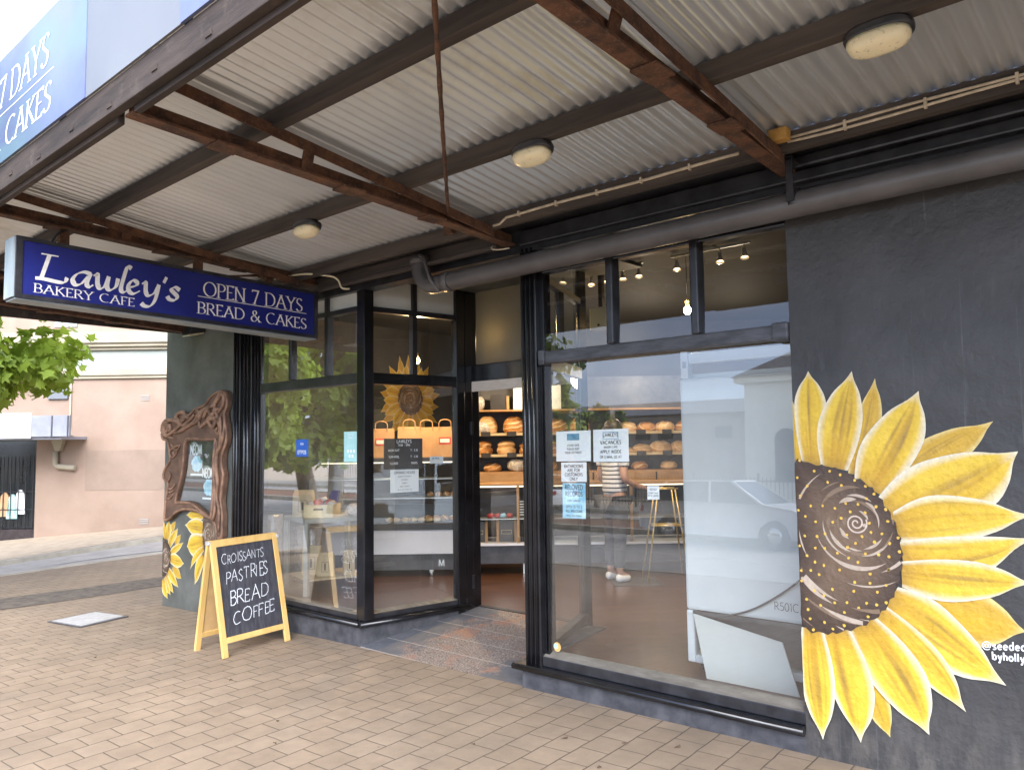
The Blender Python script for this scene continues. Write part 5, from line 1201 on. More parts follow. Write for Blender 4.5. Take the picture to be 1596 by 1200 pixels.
for z in (1.475, 1.745):
    for i in range(12): w = MB(); dbox(w, -.42 + i * .33, -.30 + i * .33, 10.096, 10.106, z - .03, z + .03); w.build('price_tag', 'ink', bw_)
ORD = ['first', 'second', 'third', 'fourth', 'fifth', 'sixth', 'seventh', 'eighth', 'ninth', 'tenth', 'eleventh']
def loaf(l, d, z, dims, m, lab, seed, kind='loaf'):
    w = MB(); c = D(l, d, z + dims[2] * .62)
    t = bmesh.new(); bmesh.ops.create_icosphere(t, subdivisions=3, radius=1)
    for v in t.verts:
        q = v.co.copy(); k = 1 + .10 * mnoise.noise(q * 2.2 + Vector((seed, 0, 0))); q.z = max(q.z, -.62)
        if kind == 'loaf' and q.z > 0: q.z *= 1 - .16 * max(0, 1 - abs(q.x) * 5)
        q = Vector((q.x * dims[0], q.y * dims[1], q.z * dims[2])) * k; q.z = max(q.z, -.62 * dims[2]); v.co = c + RT @ q
    w.add(t, True)
    if kind == 'stack':
        w.ball(D(l, d, z + dims[2] * 1.55), (dims[0] * .93, dims[1] * .9, dims[2] * .62), 3, RT, .1, 2.2, seed)
    return tag(setorigin(w.build('bread_loaf', m), D(l, d, z)), lab, 'bread', 'loaves on the bread shelves')
rng = random.Random(8)
rows = [('top', 1.746, [(-.34, .13, .12, .15, 1), (.0, .14, .12, .145, 0), (.27, .12, .11, .13, 1), (.56, .14, .12, .12, 0), (.86, .13, .12, .13, 0), (1.48, .12, .1, .09, 1), (1.72, .13, .1, .085, 0), (1.96, .13, .1, .09, 1), (2.22, .13, .1, .09, 0)]),
        ('middle', 1.476, [(-.40, .125, .11, .085, 0), (-.10, .125, .11, .085, 1), (.19, .125, .11, .075, 0), (.48, .13, .11, .08, 0), (.80, .13, .11, .08, 1), (1.44, .15, .1, .05, 1), (1.66, .14, .1, .075, 1), (1.9, .15, .1, .10, 1), (2.16, .14, .1, .10, 1), (2.42, .12, .1, .09, 0)]),
        ('lower', 1.266, [(-.28, .12, .1, .07, 0), (.44, .12, .1, .08, 0), (.78, .12, .1, .08, 1), (1.62, .11, .1, .07, 0), (2.0, .11, .1, .07, 1)])]
for nm, z, L in rows:
    for i, (l, a, b, c, pale) in enumerate(L):
        loaf(l, 10.30, z, (a, b, c), 'crust_pale' if pale else 'crust', '%s %s on the %s bread shelf, %s from the left' % ('pale' if pale else 'golden brown', 'flat loaf' if c < .08 else 'round loaf', nm, ORD[i]), rng.uniform(0, 50), 'stack' if nm == 'middle' and i < 5 else 'loaf')
for l, lab in ((-.42, 'bagged loaf in cloudy cellophane at the left of the top bread shelf'), (.03, 'bag of rolls in crinkled cellophane on the lower bread shelf'), (.22, 'bag of rolls beside it at the right of the lower bread shelf')):
    w = MB(); z = 1.746 if l < -.4 else 1.266; w.ball(D(l, 10.22, z + .075), (.12, .09, .085), 3, RT, .22, 3, l * 9); tag(setorigin(w.build('bread_bag', 'cellophane'), D(l, 10.22, z)), lab, 'bread bag')
w = MB(); dbox(w, -.30, -.10, 10.3, 10.45, 2.056, 2.26); o = tag(setorigin(w.build('black_box', 'ink'), D(-.2, 10.3, 2.056)), 'black box with thin printed outline on top of the bread shelves', 'box')
w = MB(); dbox(w, -.09, -.055, 10.3, 10.45, 2.056, 2.24); tag(setorigin(w.build('timber_block', 'shelf_wood'), D(-.07, 10.3, 2.056)), 'thin timber board beside the black box on the bread shelves', 'board')
w = MB(); dbox(w, .0, .62, 10.3, 10.33, 2.056, 2.42); o = tag(setorigin(w.build('notice_board', 'paper'), D(.3, 10.3, 2.056)), 'pale notice board with small writing on top of the bread shelves', 'notice')
w = MB()
for i, s in enumerate(("FRESH BREAD", "BAKED DAILY", "ASK INSIDE")): write(w, s, D(.08, 10.297, 2.33 - i * .05), RD, (0, 0, 1), .026, pen_mono(.13), .14)
oo = w.build('handwriting', 'ink', o, recalc=False)
w = MB(); w.ball(D(-.43, 10.35, 2.15), (.06, .06, .095), 2, RT, .2, 5); tag(setorigin(w.build('packet', 'cellophane'), D(-.43, 10.35, 2.056)), 'crumpled pale packet at the left on top of the bread shelves', 'packet')
# coffee table in the bay
ct = thing('display_table', 'grey steel display table inside the left bay window', 'table', (-7.1, .8, .15))
tc_ = [Vector((-6.78, .49, 0)), Vector((-7.42, .66, 0)), Vector((-7.22, 1.34, 0)), Vector((-6.58, 1.17, 0))]
w = MB(); w.prism([p + Vector((0, 0, .855)) for p in tc_], (0, 0, .045)); w.build('table_top', 'table_grey', ct, bevel=.004)
cen = sum(tc_, Vector()) / 4
for p in tc_:
    q = cen + (p - cen) * .94; w = MB(); w.beam(q + Vector((0, 0, .15)), q + Vector((0, 0, .854)), .045, .045, (p - cen)); w.build('leg', 'table_grey', ct)
w = MB(); w.prism([cen + (p - cen) * .88 + Vector((0, 0, .285)) for p in tc_], (0, 0, .018)); w.build('shelf', 'kraft_pale', ct)
def coffee(x, y, z, wd, h, a, lab):
    t = thing('coffee_bag', lab, 'coffee bag', (x, y, z)); rt = rotz(a); o0 = Vector((x, y, z)); P = lambda u, v, q: o0 + rt @ Vector((u, v, q))
    w = MB(); A_ = [P(sx * wd / 2, sy * wd * .3, .001) for sx, sy in ((-1, -1), (1, -1), (1, 1), (-1, 1))]; B_ = [P(sx * wd / 2 * .97, sy * wd * .24, h * .82) for sx, sy in ((-1, -1), (1, -1), (1, 1), (-1, 1))]; C_ = [P(sx * wd / 2 * .9, sy * .008, h) for sx, sy in ((-1, -1), (1, -1), (1, 1), (-1, 1))]
    w.face(A_[::-1])
    for L0, L1 in ((A_, B_), (B_, C_)):
        for i in range(4): w.face([L0[i], L0[(i + 1) % 4], L1[(i + 1) % 4], L1[i]])
    w.face(C_); w.build('bag_body', 'kraft_pale', t)
    w = MB(); f = lambda u, q: P(u, -wd * .3 + wd * .06 * q / (h * .82) - .002, q)
    for u0, u1, q0, q1 in ((-.22, .22, .18, .195), (-.22, .22, .60, .615), (-.22, -.20, .195, .60), (.20, .22, .195, .60), (-.05, .05, .25, .55)): w.face([f(u0 * wd, q0 * h), f(u1 * wd, q0 * h), f(u1 * wd, q1 * h), f(u0 * wd, q1 * h)])
    w.build('bag_print', 'ink', t)
coffee(-7.12, .70, .9, .21, .27, .75, 'kraft coffee bag standing on top of the display table')
coffee(-7.10, .80, .303, .20, .29, .6, 'larger kraft coffee bag at the left on the table shelf')
coffee(-6.90, .82, .303, .17, .23, .75, 'smaller kraft coffee bag in the middle of the table shelf')
coffee(-6.76, 1.0, .303, .11, .25, 1.2, 'narrow kraft coffee bag at the right on the table shelf')
tb = thing('wooden_tray_box', 'cream wooden box with hand hole full of wrapped treats on the display table', 'box', (-6.88, .74, .9))
rt = rotz(.65)
def tbx(mb, x0, x1, y0, y1, z0, z1): mb.box(Vector((-6.88, .76, .9)) + rt @ Vector(((x0 + x1) / 2, (y0 + y1) / 2, (z0 + z1) / 2)), (x1 - x0, y1 - y0, z1 - z0), rt)
w = MB(); tbx(w, -.15, .15, -.13, -.115, .002, .13); tbx(w, -.15, .15, .115, .13, .002, .13); tbx(w, -.15, -.135, -.115, .115, .002, .13); tbx(w, .135, .15, -.115, .115, .002, .13); tbx(w, -.135, .135, -.115, .115, .002, .012); w.build('box_side', 'cream_box', tb)
w = MB(); tbx(w, -.05, .05, -.1315, -.1302, .075, .095); w.build('hand_hole', 'ink', tb)
rng = random.Random(4)
for i in range(7):
    w = MB(); c = Vector((-6.88, .76, .9)) + rt @ Vector((-.10 + .035 * i, rng.uniform(-.06, .06), .125 + rng.uniform(0, .05))); w.ball(c, (.05, .04, .04), 2, rt, .3, 5, i)
    tag(setorigin(w.build('wrapped_treat', ('cellophane', 'dark_grey', 'red_tin')[i % 3]), c), ('clear wrapped treat heaped in the cream wooden box', 'dark wrapped treat heaped in the cream wooden box', 'red wrapped treat heaped in the cream wooden box')[i % 3], 'treat', 'treats in the cream box')
for (x, y, z, dm, lab) in ((-6.72, 1.05, .96, (.11, .09, .07), 'clear cellophane bag of biscuits at the right on the display table'), (-7.28, .85, .97, (.09, .08, .10), 'crinkled clear bag at the back left on the display table')):
    w = MB(); w.ball((x, y, z), dm, 3, None, .25, 4, x); tag(setorigin(w.build('cellophane_bag', 'cellophane'), (x, y, z - .06)), lab, 'bag')
w = MB(); w.prism([(-7.22, 1.0, .9), (-7.08, 1.05, .9), (-7.10, 1.12, 1.14), (-7.20, 1.10, 1.14)], (-.05, .06, 0)); tag(setorigin(w.build('blue_packet', 'ultramarine'), (-7.15, 1.05, .9)), 'deep blue packet at the back of the display table', 'packet')
for (x, y, z, h, lab) in ((-7.75, .62, .15, .75, 'tall silver foil bag standing on the floor left of the display table'), (-7.5, .95, .15, .6, 'shorter silver foil bag behind the display table leg')):
    w = MB(); t = bmesh.new(); bmesh.ops.create_grid(t, x_segments=14, y_segments=18, size=.5)
    for v in t.verts:
        a, b = v.co.x, v.co.y + .5; v.co = Vector((x + a * .34, y - .06 * math.cos(a * 3.1) + .03 * mnoise.noise(Vector((a * 7, b * 7, x))), z + b * h))
    g = bmesh.ops.extrude_face_region(t, geom=list(t.faces)); bmesh.ops.translate(t, verts=[v for v in g['geom'] if isinstance(v, bmesh.types.BMVert)], vec=(0, .12, 0)); w.add(t, True)
    tag(setorigin(w.build('foil_bag', 'foil'), (x, y, z)), lab, 'foil bag')
w = MB(); w.bb(-8.3, -8.0, 1.5, 1.9, .15, .85, .01); w.bb(-8.28, -8.02, 1.52, 1.88, .851, 1.25, .06); tag(setorigin(w.build('coffee_machine', 'panel_white'), (-8.15, 1.7, .15)), 'pale appliance behind the silver bags in the left bay', 'appliance')
# papers on the glass
def sheet(name, lab, x0, x1, z0, z1, m, y=.052, cat='notice'):
    t = thing(name, lab, cat, (x0, y, z0)); w = MB(); w.bb(x0, x1, y, y + .0015, z0, z1); w.build('sheet', m, t); return t
tilt_y = lambda z: .042 + math.tan(ER) * (z - .255)
def wsheet(name, lab, x0, x1, z0, z1, m, lines):
    y0 = tilt_y(z0) + .003; t = thing(name, lab, 'notice', (x0, y0, z0))
    w = MB(); w.prism([(x0, y0, z0), (x1, y0, z0 + .003), (x1, y0 + math.tan(ER) * (z1 - z0), z1 + .003), (x0, y0 + math.tan(ER) * (z1 - z0), z1)], (0, .001, 0)); w.build('sheet', m, t)
    for k, (col, items) in enumerate(lines.items()):
        w = MB()
        for it in items:
            if isinstance(it, tuple) and it[0] == 'box':
                _, u0, u1, v0, v1 = it; z = lambda v: z0 + (z1 - z0) * v; yy = lambda v: y0 + math.tan(ER) * (z(v) - z0) - .0008
                w.face([(x0 + (x1 - x0) * u0, yy(v0), z(v0)), (x0 + (x1 - x0) * u1, yy(v0), z(v0)), (x0 + (x1 - x0) * u1, yy(v1), z(v1)), (x0 + (x1 - x0) * u0, yy(v1), z(v1))])
            else:
                s, u, v, h = it[:4]; xs_ = it[4] if len(it) > 4 else 1; zz = z0 + (z1 - z0) * v
                write(w, s, (x0 + (x1 - x0) * u, y0 + math.tan(ER) * (zz - z0) - .0004, zz), (1, 0, .012), (0, 0, 1), h, pen_mono(.17), .16, center=True, xs=xs_, lift=.0004)
        w.build('lettering' if k == 0 else 'print', col, t, recalc=False)
wsheet('paper_notice', 'white notice with blue heading taped at the upper left of the display window', -3.265, -2.985, 1.49, 1.685, 'paper', {'ink': [("COVID SAFE", .5, .50, .013), ("PLEASE KEEP", .5, .38, .013), ("YOUR DISTANCE", .5, .26, .013)], 'ink_blue': [('box', .32, .68, .70, .92)]})
wsheet('paper_notice', 'white notice with outlined heading taped right of the blue headed one', -2.965, -2.70, 1.487, 1.69, 'paper', {'ink': [("LAWLEYS", .5, .78, .020), ("VACANCIES", .5, .55, .022), ("BAKERY CAFE", .5, .43, .012), ("APPLY INSIDE", .5, .27, .019), ("OR E-MAIL US AT", .5, .12, .015)], 'ink_blue': [('box', .28, .72, .90, .92), ('box', .28, .72, .70, .715), ('box', .28, .295, .715, .90), ('box', .705, .72, .715, .90)]})
wsheet('paper_notice', 'small white notice about bathrooms with rounded corners on the display window', -3.225, -3.02, 1.358, 1.483, 'paper', {'ink': [("BATHROOMS", .5, .74, .019), ("ARE FOR", .5, .53, .019), ("CUSTOMERS", .5, .31, .019), ("ONLY", .5, .09, .019)]})
wsheet('flyer', 'pale blue record fair flyer lowest of the notices on the display window', -3.215, -3.03, 1.125, 1.35, 'paper_blue', {'ink': [("RELOVED", .5, .82, .030, .85), ("RECORDS", .5, .64, .028, .85), ("EVERY SUNDAY", .5, .48, .011), ("OPEN 10 TO 3", .5, .30, .015), ("ALL WELCOME", .5, .18, .015), ("BRING YOUR FRIENDS", .5, .06, .009)]})
w = MB(); w.lathe([(.030, 0), (.030, .0012)], (-3.265, tilt_y(.30) - .003, .302), 20, 'Y'); s_ = tag(setorigin(w.build('sticker', 'yellow_pine'), (-3.265, .04, .30)), 'round yellow and green sticker at the bottom corner of the display window', 'sticker')
w = MB(); w.lathe([(.017, 0), (.017, .001)], (-3.275, tilt_y(.30) - .0045, .306), 16, 'Y'); w.build('sticker_print', 'paper_teal', s_)
wsheet('paper_notice', 'small pale notice hanging low behind the display window near the white fridge', -2.572, -2.49, 1.265, 1.345, 'paper', {'ink': [("NOTICE", .5, .7, .010), ("PLEASE WAIT", .5, .45, .008), ("TO BE SEATED", .5, .25, .008)]})
t = sheet('poster', 'tall teal hygiene poster on the bay window glass', -5.56, -5.37, 1.48, 1.735, 'paper_teal', .056)
w = MB(); 
for i, s in enumerate(("STOP THE", "SPREAD")): write(w, s, (-5.465, .0555, 1.70 - i * .025), (1, 0, 0), (0, 0, 1), .014, pen_mono(.15), .14, center=True)
for x, z in ((-5.50, 1.57), (-5.46, 1.57), (-5.42, 1.57), (-5.48, 1.53), (-5.44, 1.53)): w.face([(x - .013, .055, z - .013), (x + .013, .055, z - .013), (x + .013, .055, z + .013), (x - .013, .055, z + .013)])
w.build('lettering', 'paper', t, recalc=False)
t = sheet('notice', 'bright blue notice at the left on the bay window glass', -6.28, -6.09, 1.525, 1.68, 'bin_blue', .056)
w = MB(); write(w, "VISA", (-6.185, .0555, 1.63), (1, 0, 0), (0, 0, 1), .02, pen_mono(.17), .14, center=True); write(w, "EFTPOS", (-6.185, .0555, 1.55), (1, 0, 0), (0, 0, 1), .03, pen_mono(.17), .14, center=True); w.build('lettering', 'paper', t, recalc=False)
# menu board and papers hung in the splayed bay pane (plane from g0 to g1)
gd = (g1 - g0).normalized(); gn = Vector((gd.y, -gd.x, 0))
def gp(u, z, off): return g0 + gd * u - gn * off + Vector((0, 0, z))
def gsheet(name, lab, u0, u1, z0, z1, m, cat, th=.006):
    t = thing(name, lab, cat, gp(u0, z0, .012)); w = MB(); w.prism([gp(u0, z0, .010), gp(u1, z0, .010), gp(u1, z1, .010), gp(u0, z1, .010)], -gn * th); w.build('sheet', m, t); return t
t = gsheet('menu_board', 'black opening hours board with white lettering hung in the splayed bay pane', .21, .585, 1.412, 1.672, 'ink', 'menu board', .012)
w = MB()
for s, u, z, h in (("LAWLEYS", .40, 1.635, .026), ("7AM - 5PM", .40, 1.606, .018), ("MON-SAT", .30, 1.562, .018), ("7 - 5.30", .50, 1.562, .016), ("SUN-HOL", .30, 1.508, .018), ("7 - 2.30", .50, 1.508, .016), ("CLOSED", .30, 1.452, .016), ("XMAS", .50, 1.452, .018)): write(w, s, gp(u, z, .0085), gd, (0, 0, 1), h, pen_mono(.18), .15, center=True, lift=.0006)
w.build('lettering', 'paper', t, recalc=False)
t = gsheet('paper_notice', 'white typed sheet taped below the black board in the splayed bay pane', .265, .545, 1.212, 1.405, 'paper', 'notice', .001)
w = MB()
for i, (s, h) in enumerate((("OPENING HOURS", .020), ("MONDAY TO FRIDAY", .010), ("SATURDAY", .010), ("SUNDAY", .010), ("PUBLIC HOLIDAYS", .009), ("WE ARE HERE TO SERVE YOU", .008))): write(w, s, gp(.405, 1.37 - i * .028, .0092), gd, (0, 0, 1), h, pen_mono(.15), .14, center=True, lift=.0006)
w.build('lettering', 'ink', t, recalc=False)
t = gsheet('card_notice', 'small white card with dark print beside the menu board in the splayed pane', .66, .80, 1.45, 1.512, 'paper', 'notice', .001)
w = MB(); write(w, "EFTPOS", gp(.72, 1.485, .0092), gd, (0, 0, 1), .016, pen_mono(.2), .14, center=True, lift=.0006); w.build('lettering', 'ink_blue', t, recalc=False)
w = MB(); w.prism([gp(-.0, 0, 0) * 0 + Vector(p) for p in [(-6.02, .058, 1.36), (-5.90, .058, 1.27), (-5.66, .058, 1.60), (-5.76, .058, 1.62)]], (0, .002, 0)); tag(setorigin(w.build('plastic_sleeve', 'case_glass'), (-5.8, .06, 1.3)), 'clear plastic sleeve hanging askew inside the bay window', 'plastic sleeve')
# tall white fridge in the right bay
fr = thing('display_fridge', 'tall white fridge with open base standing close behind the display window', 'fridge', (-2.2, .9, .15))
w = MB(); w.bb(-2.64, -1.70, .60, 1.25, .53, 2.02, .02); w.build('cabinet', 'white_enamel', fr)
w = MB(); w.bb(-2.64, -2.585, .60, .66, .20, .528, .012); w.bb(-1.755, -1.70, .60, .66, .20, .528, .012); w.bb(-2.584, -1.756, .60, .65, .20, .25, .01); w.bb(-2.64, -1.70, .661, 1.25, .20, .24); w.build('base_frame', 'white_enamel', fr)
w = MB(); w.bb(-2.58, -1.76, .70, 1.2, .245, .525); w.build('compressor_bay', 'dark_grey', fr)
w = MB(); w.bb(-2.63, -2.575, .602, .66, 2.021, 2.20, .006); w.bb(-1.765, -1.71, .602, .66, 2.021, 2.20, .006); w.bb(-2.574, -1.766, .61, .66, 2.115, 2.185, .006); w.bb(-2.63, -1.71, .67, 1.24, 2.022, 2.05); w.build('top_frame', 'white_enamel', fr)
w = MB(); w.bb(-2.612, -2.588, .596, .6015, 2.09, 2.13); w.build('top_clip', 'grey_metal', fr); w = MB(); w.bb(-1.748, -1.724, .596, .6015, 2.09, 2.13); w.build('top_clip', 'grey_metal', fr)
w = MB(); w.bb(-2.584, -1.756, .585, .60, .505, .53); w.build('kick_rail', 'dark_grey', fr)
for x in (-2.55, -1.80):
    for y in (.66, 1.18):
        w = MB(); w.cyl((x - .014, y, .182), (x + .014, y, .182), .031, 14); w.bb(x - .022, x + .022, y - .02, y + .02, .195, .205); w.build('caster', 'rubber', fr)
w = MB(); write(w, "R501C", (-2.045, .5975, .60), (1, 0, 0), (0, 0, 1), .046, pen_mono(.08), .10); w.build('model_number', 'dark_grey', fr, recalc=False)
w = MB(); w.tube(catmull([(-2.58, .585, .52), (-2.40, .575, .518), (-2.18, .575, .585), (-1.95, .575, .73), (-1.72, .59, .93)], 8), .006, 8); w.build('power_cord', 'dark_grey', fr)
w = MB(); w.prism([(-2.575, .572, .515), (-1.985, .550, .425), (-1.865, .482, .152), (-2.445, .482, .152)], (0, .010, -.002)); tag(setorigin(w.build('loose_panel', 'panel_white'), (-2.1, .2, .15)), 'loose white metal panel leaning against the foot of the white fridge', 'panel')
# easel stand and small shelf by the bread
es = thing('brass_stand', 'slim brass trestle stand beside the glass counter', 'stand', D(1.64, 8.4, .15))
for dl in (-.16, .16):
    for d0, d1 in ((8.4, 8.4), (8.6, 8.75)): w = MB(); w.cyl(D(1.60 + dl * .55, d0, 1.12), D(1.60 + dl * 1.4, d1, .15), .009, 8); w.build('leg', 'gold_metal', es)
w = MB(); w.cyl(D(1.48, 8.4, 1.12), D(1.72, 8.4, 1.12), .009, 8); w.cyl(D(1.43, 8.4, .74), D(1.77, 8.4, .74), .008, 8); w.cyl(D(1.48, 8.6, 1.12), D(1.72, 8.6, 1.12), .009, 8); dbox(w, 1.45, 1.75, 8.38, 8.66, .73, .74); w.build('cross_bar', 'gold_metal', es)
w = MB(); dbox(w, 1.0, 1.5, 8.2, 8.75, .151, .158); tag(setorigin(w.build('door_mat', 'dark_grey'), D(1.2, 8.4, .151)), 'grey mat under the customer in the striped shirt', 'mat')
w = MB(); w.bb(-4.10, -3.92, 1.62, 1.72, 2.60, 2.80, .012); o = tag(setorigin(w.build('wall_speaker', 'panel_white'), (-4.0, 1.7, 2.60)), 'small white box speaker mounted high inside above the entry', 'speaker')
w = MB(); w.lathe([(.012, 0), (.012, .004)], (-4.0, 1.614, 2.64), 12, 'Y'); w.build('speaker_eye', 'ink', o)
w = MB(); w.bb(-4.02, -3.98, 1.65, 1.69, 2.80, 3.26); w.build('mount', 'black_paint', o)
# ceiling lights
def pendant(x, y, z, lab, power):
    t = thing('pendant_bulb', lab, 'light bulb', (x, y, z))
    w = MB(); w.ball((x, y, z), (.032, .032, .038), 3); w.build('bulb', 'bulb_lit', t)
    w = MB(); w.cyl((x, y, z + .036), (x, y, z + .085), .018, 12); w.build('socket', 'gold_metal', t)
    w = MB(); w.cyl((x, y, z + .085), (x, y, 3.262), .003, 6); w.build('cord', 'black_paint', t)
    ld = bpy.data.lights.new('bulb_light', 'POINT'); ld.energy = power; ld.color = (1, .66, .32); ld.shadow_soft_size = .05
    lo = bpy.data.objects.new('bulb_light', ld); COL.objects.link(lo); lo.parent = t; lo.location = (0, 0, -.06)
pendant(-3.45, 2.2, 2.77, 'lit pendant bulb glowing behind the display window transom', 3)
pendant(-4.87, 1.38, 2.61, 'lit pendant bulb glowing through the frosted fanlight over the door', .5)
pendant(-6.71, 1.9, 2.57, 'lit pendant bulb in front of the sunflower on the inside wall', 30)
def track(x0, x1, y, xs_, lab, lit):
    t = thing('track_light', lab, 'track light', (x0, y, 3.2)); w = MB(); w.bb(x0 - .05, x1 + .05, y - .012, y + .012, 3.225, 3.245); w.bb((x0 + x1) / 2 - .05, (x0 + x1) / 2 + .05, y - .02, y + .02, 3.245, 3.262); w.build('track', 'steel', t)
    for i, x in enumerate(xs_):
        w = MB(); w.cyl((x, y, 3.225), (x, y, 3.185), .007, 8); a = Vector((x, y, 3.19)); b = a + Vector((.015, -.02, -.085)); w.tube([a, a.lerp(b, .4), a.lerp(b, .75), b], [.018, .019, .028, .036], 12, caps=False); sp_ = w.build('spot', 'steel', t)
        w = MB(); w.tube([b - (b - a).normalized() * .022, b - (b - a).normalized() * .016], .024, 12); w.build('lamp_face', 'spot_lit', sp_)
        if i in lit:
            ld = bpy.data.lights.new('spot_light', 'SPOT'); ld.energy = 16; ld.color = (1, .80, .58); ld.spot_size = R(95); ld.spot_blend = .6; ld.shadow_soft_size = .04
            lo = bpy.data.objects.new('spot_light', ld); COL.objects.link(lo); lo.parent = t; lo.location = b + Vector((.004, -.006, -.02)) - t.location; lo.rotation_euler = (R(28), 0, R(42))
track(-4.38, -3.85, 2.05, (-4.38, -4.2, -4.02, -3.85), 'silver track light with four spots, left one above the display window', (0, 3))
track(-3.46, -2.83, 2.05, (-3.46, -3.27, -3.05, -2.83), 'silver track light with four spots, right one above the display window', (0, 2))
for l, d, z, e in ((.2, 9.85, 2.45, 8), (1.7, 9.85, 2.45, 6), (-.2, 9.3, 1.10, .8), (-1.4, 9.35, 1.36, 1.6), (2.8, 9.8, 2.45, 4)):  # the pastry counter's lamp is added, like its strip
    ld = bpy.data.lights.new('case_lamp', 'POINT'); ld.energy = e; ld.color = (1, .82, .6); ld.shadow_soft_size = .12
    lo = bpy.data.objects.new('case_lamp', ld); COL.objects.link(lo); lo.location = D(l, d, z)
# customer in a striped shirt
fw_ = (RD * .86 + FD * .5).normalized(); lf_ = Vector((-fw_.y, fw_.x, 0)); PB = D(1.06, 8.5, .158)
def bp(x, y, z): return PB + fw_ * x + lf_ * y + Vector((0, 0, z))
def skinned(name, verts, edges, radii, m, parent, sub=2, root=0):
    me = bpy.data.meshes.new(name); L0 = parent.location
    me.from_pydata([tuple(Vector(v) - L0) for v in verts], edges, []); me.materials.append(M[m])
    o = bpy.data.objects.new(name, me); COL.objects.link(o); o.parent = parent
    s = o.modifiers.new('skin', 'SKIN'); s.use_smooth_shade = True
    for i, r in enumerate(radii): me.skin_vertices[0].data[i].radius = r if isinstance(r, tuple) else (r, r); me.skin_vertices[0].data[i].use_root = (i == root)
    b = o.modifiers.new('sub', 'SUBSURF'); b.levels = sub; b.render_levels = sub
    return o
pr = thing('person', 'person in a navy striped short sleeved shirt facing the bread shelves', 'person', PB)
V = {}; E_ = []; names = []
def jn(n, p, r, frm=None):
    V[n] = (bp(*p), r); names.append(n)
    if frm: E_.append((names.index(frm), names.index(n)))
jn('pelvis', (0, 0, .90), (.13, .10)); jn('waist', (.01, 0, 1.02), (.12, .09), 'pelvis'); jn('chest', (.02, 0, 1.22), (.15, .10), 'waist'); jn('collar', (.0, 0, 1.36), (.08, .07), 'chest'); jn('neck', (.015, 0, 1.42), (.05, .05), 'collar'); jn('jaw', (.045, 0, 1.50), (.062, .068), 'neck'); jn('head', (.035, 0, 1.58), (.078, .092), 'jaw'); jn('crown', (.03, 0, 1.65), (.055, .06), 'head')
for s, sd in ((1, 'l'), (-1, 'r')):
    jn('sh' + sd, (0, .165 * s, 1.33), .055, 'collar'); jn('el' + sd, (-.03, .215 * s, 1.07), .042, 'sh' + sd); jn('wr' + sd, (.17, .19 * s, .99), .028, 'el' + sd); jn('pm' + sd, (.24, .18 * s, .985), (.032, .020), 'wr' + sd)
    for k, (dy, ln) in enumerate(((.026, .055), (.010, .07), (-.008, .065), (-.024, .05))): jn('f%s%d' % (sd, k), (.24 + ln, .18 * s + dy, .972 - .006 * k), .0085, 'pm' + sd)
    jn('th' + sd, (.255, .18 * s + .045 * -s, .995), .010, 'pm' + sd)
    jn('hp' + sd, (0, .09 * s, .84), .085, 'pelvis'); jn('kn' + sd, (.02 if s > 0 else -.01, .10 * s, .48), .06, 'hp' + sd); jn('an' + sd, (0 if s > 0 else -.03, .10 * s, .09), .038, 'kn' + sd); jn('to' + sd, (.13 if s > 0 else .10, .11 * s, .035), .035, 'an' + sd)
skinned('body', [V[n][0] for n in names], E_, [V[n][1] for n in names], 'skin', pr)
sv = [bp(0, 0, .86), bp(.01, 0, 1.02), bp(.02, 0, 1.22), bp(0, 0, 1.37), bp(0, .17, 1.335), bp(-.02, .205, 1.18), bp(0, -.17, 1.335), bp(-.02, -.205, 1.18)]
skinned('shirt', sv, [(0, 1), (1, 2), (2, 3), (3, 4), (4, 5), (3, 6), (6, 7)], [(.17, .135), (.16, .12), (.175, .125), (.09, .085), .072, .062, .072, .062], 'striped_shirt', pr)
tv = [bp(0, 0, .90), bp(0, .09, .82), bp(.02, .10, .48), bp(0, .10, .13), bp(0, -.09, .82), bp(-.01, -.10, .48), bp(-.03, -.10, .13)]
skinned('trousers', tv, [(0, 1), (1, 2), (2, 3), (0, 4), (4, 5), (5, 6)], [(.15, .12), .098, .075, .058, .098, .075, .058], 'trouser', pr)
for s, x in ((1, 0), (-1, -.03)): skinned('shoe', [bp(x - .05, .105 * s, .045), bp(x + .06, .108 * s, .042), bp(x + .14, .112 * s, .035)], [(0, 1), (1, 2)], [.046, .048, .038], 'paper', pr, 1)
w = MB(); w.ball(bp(.005, 0, 1.61), (.098, .098, .105), 3, None, .1, 4); w.ball(bp(-.09, 0, 1.57), (.05, .05, .06), 2); w.build('hair', 'hair', pr)
w = MB()
for s in (1, -1): w.ball(bp(.122, .032 * s, 1.585), (.008, .012, .008), 1); w.ball(bp(.03, .088 * s, 1.565), (.02, .01, .03), 1)
w.ball(bp(.135, 0, 1.555), (.016, .013, .020), 2); w.ball(bp(.122, 0, 1.52), (.008, .022, .008), 1); w.build('face_features', 'skin', pr)

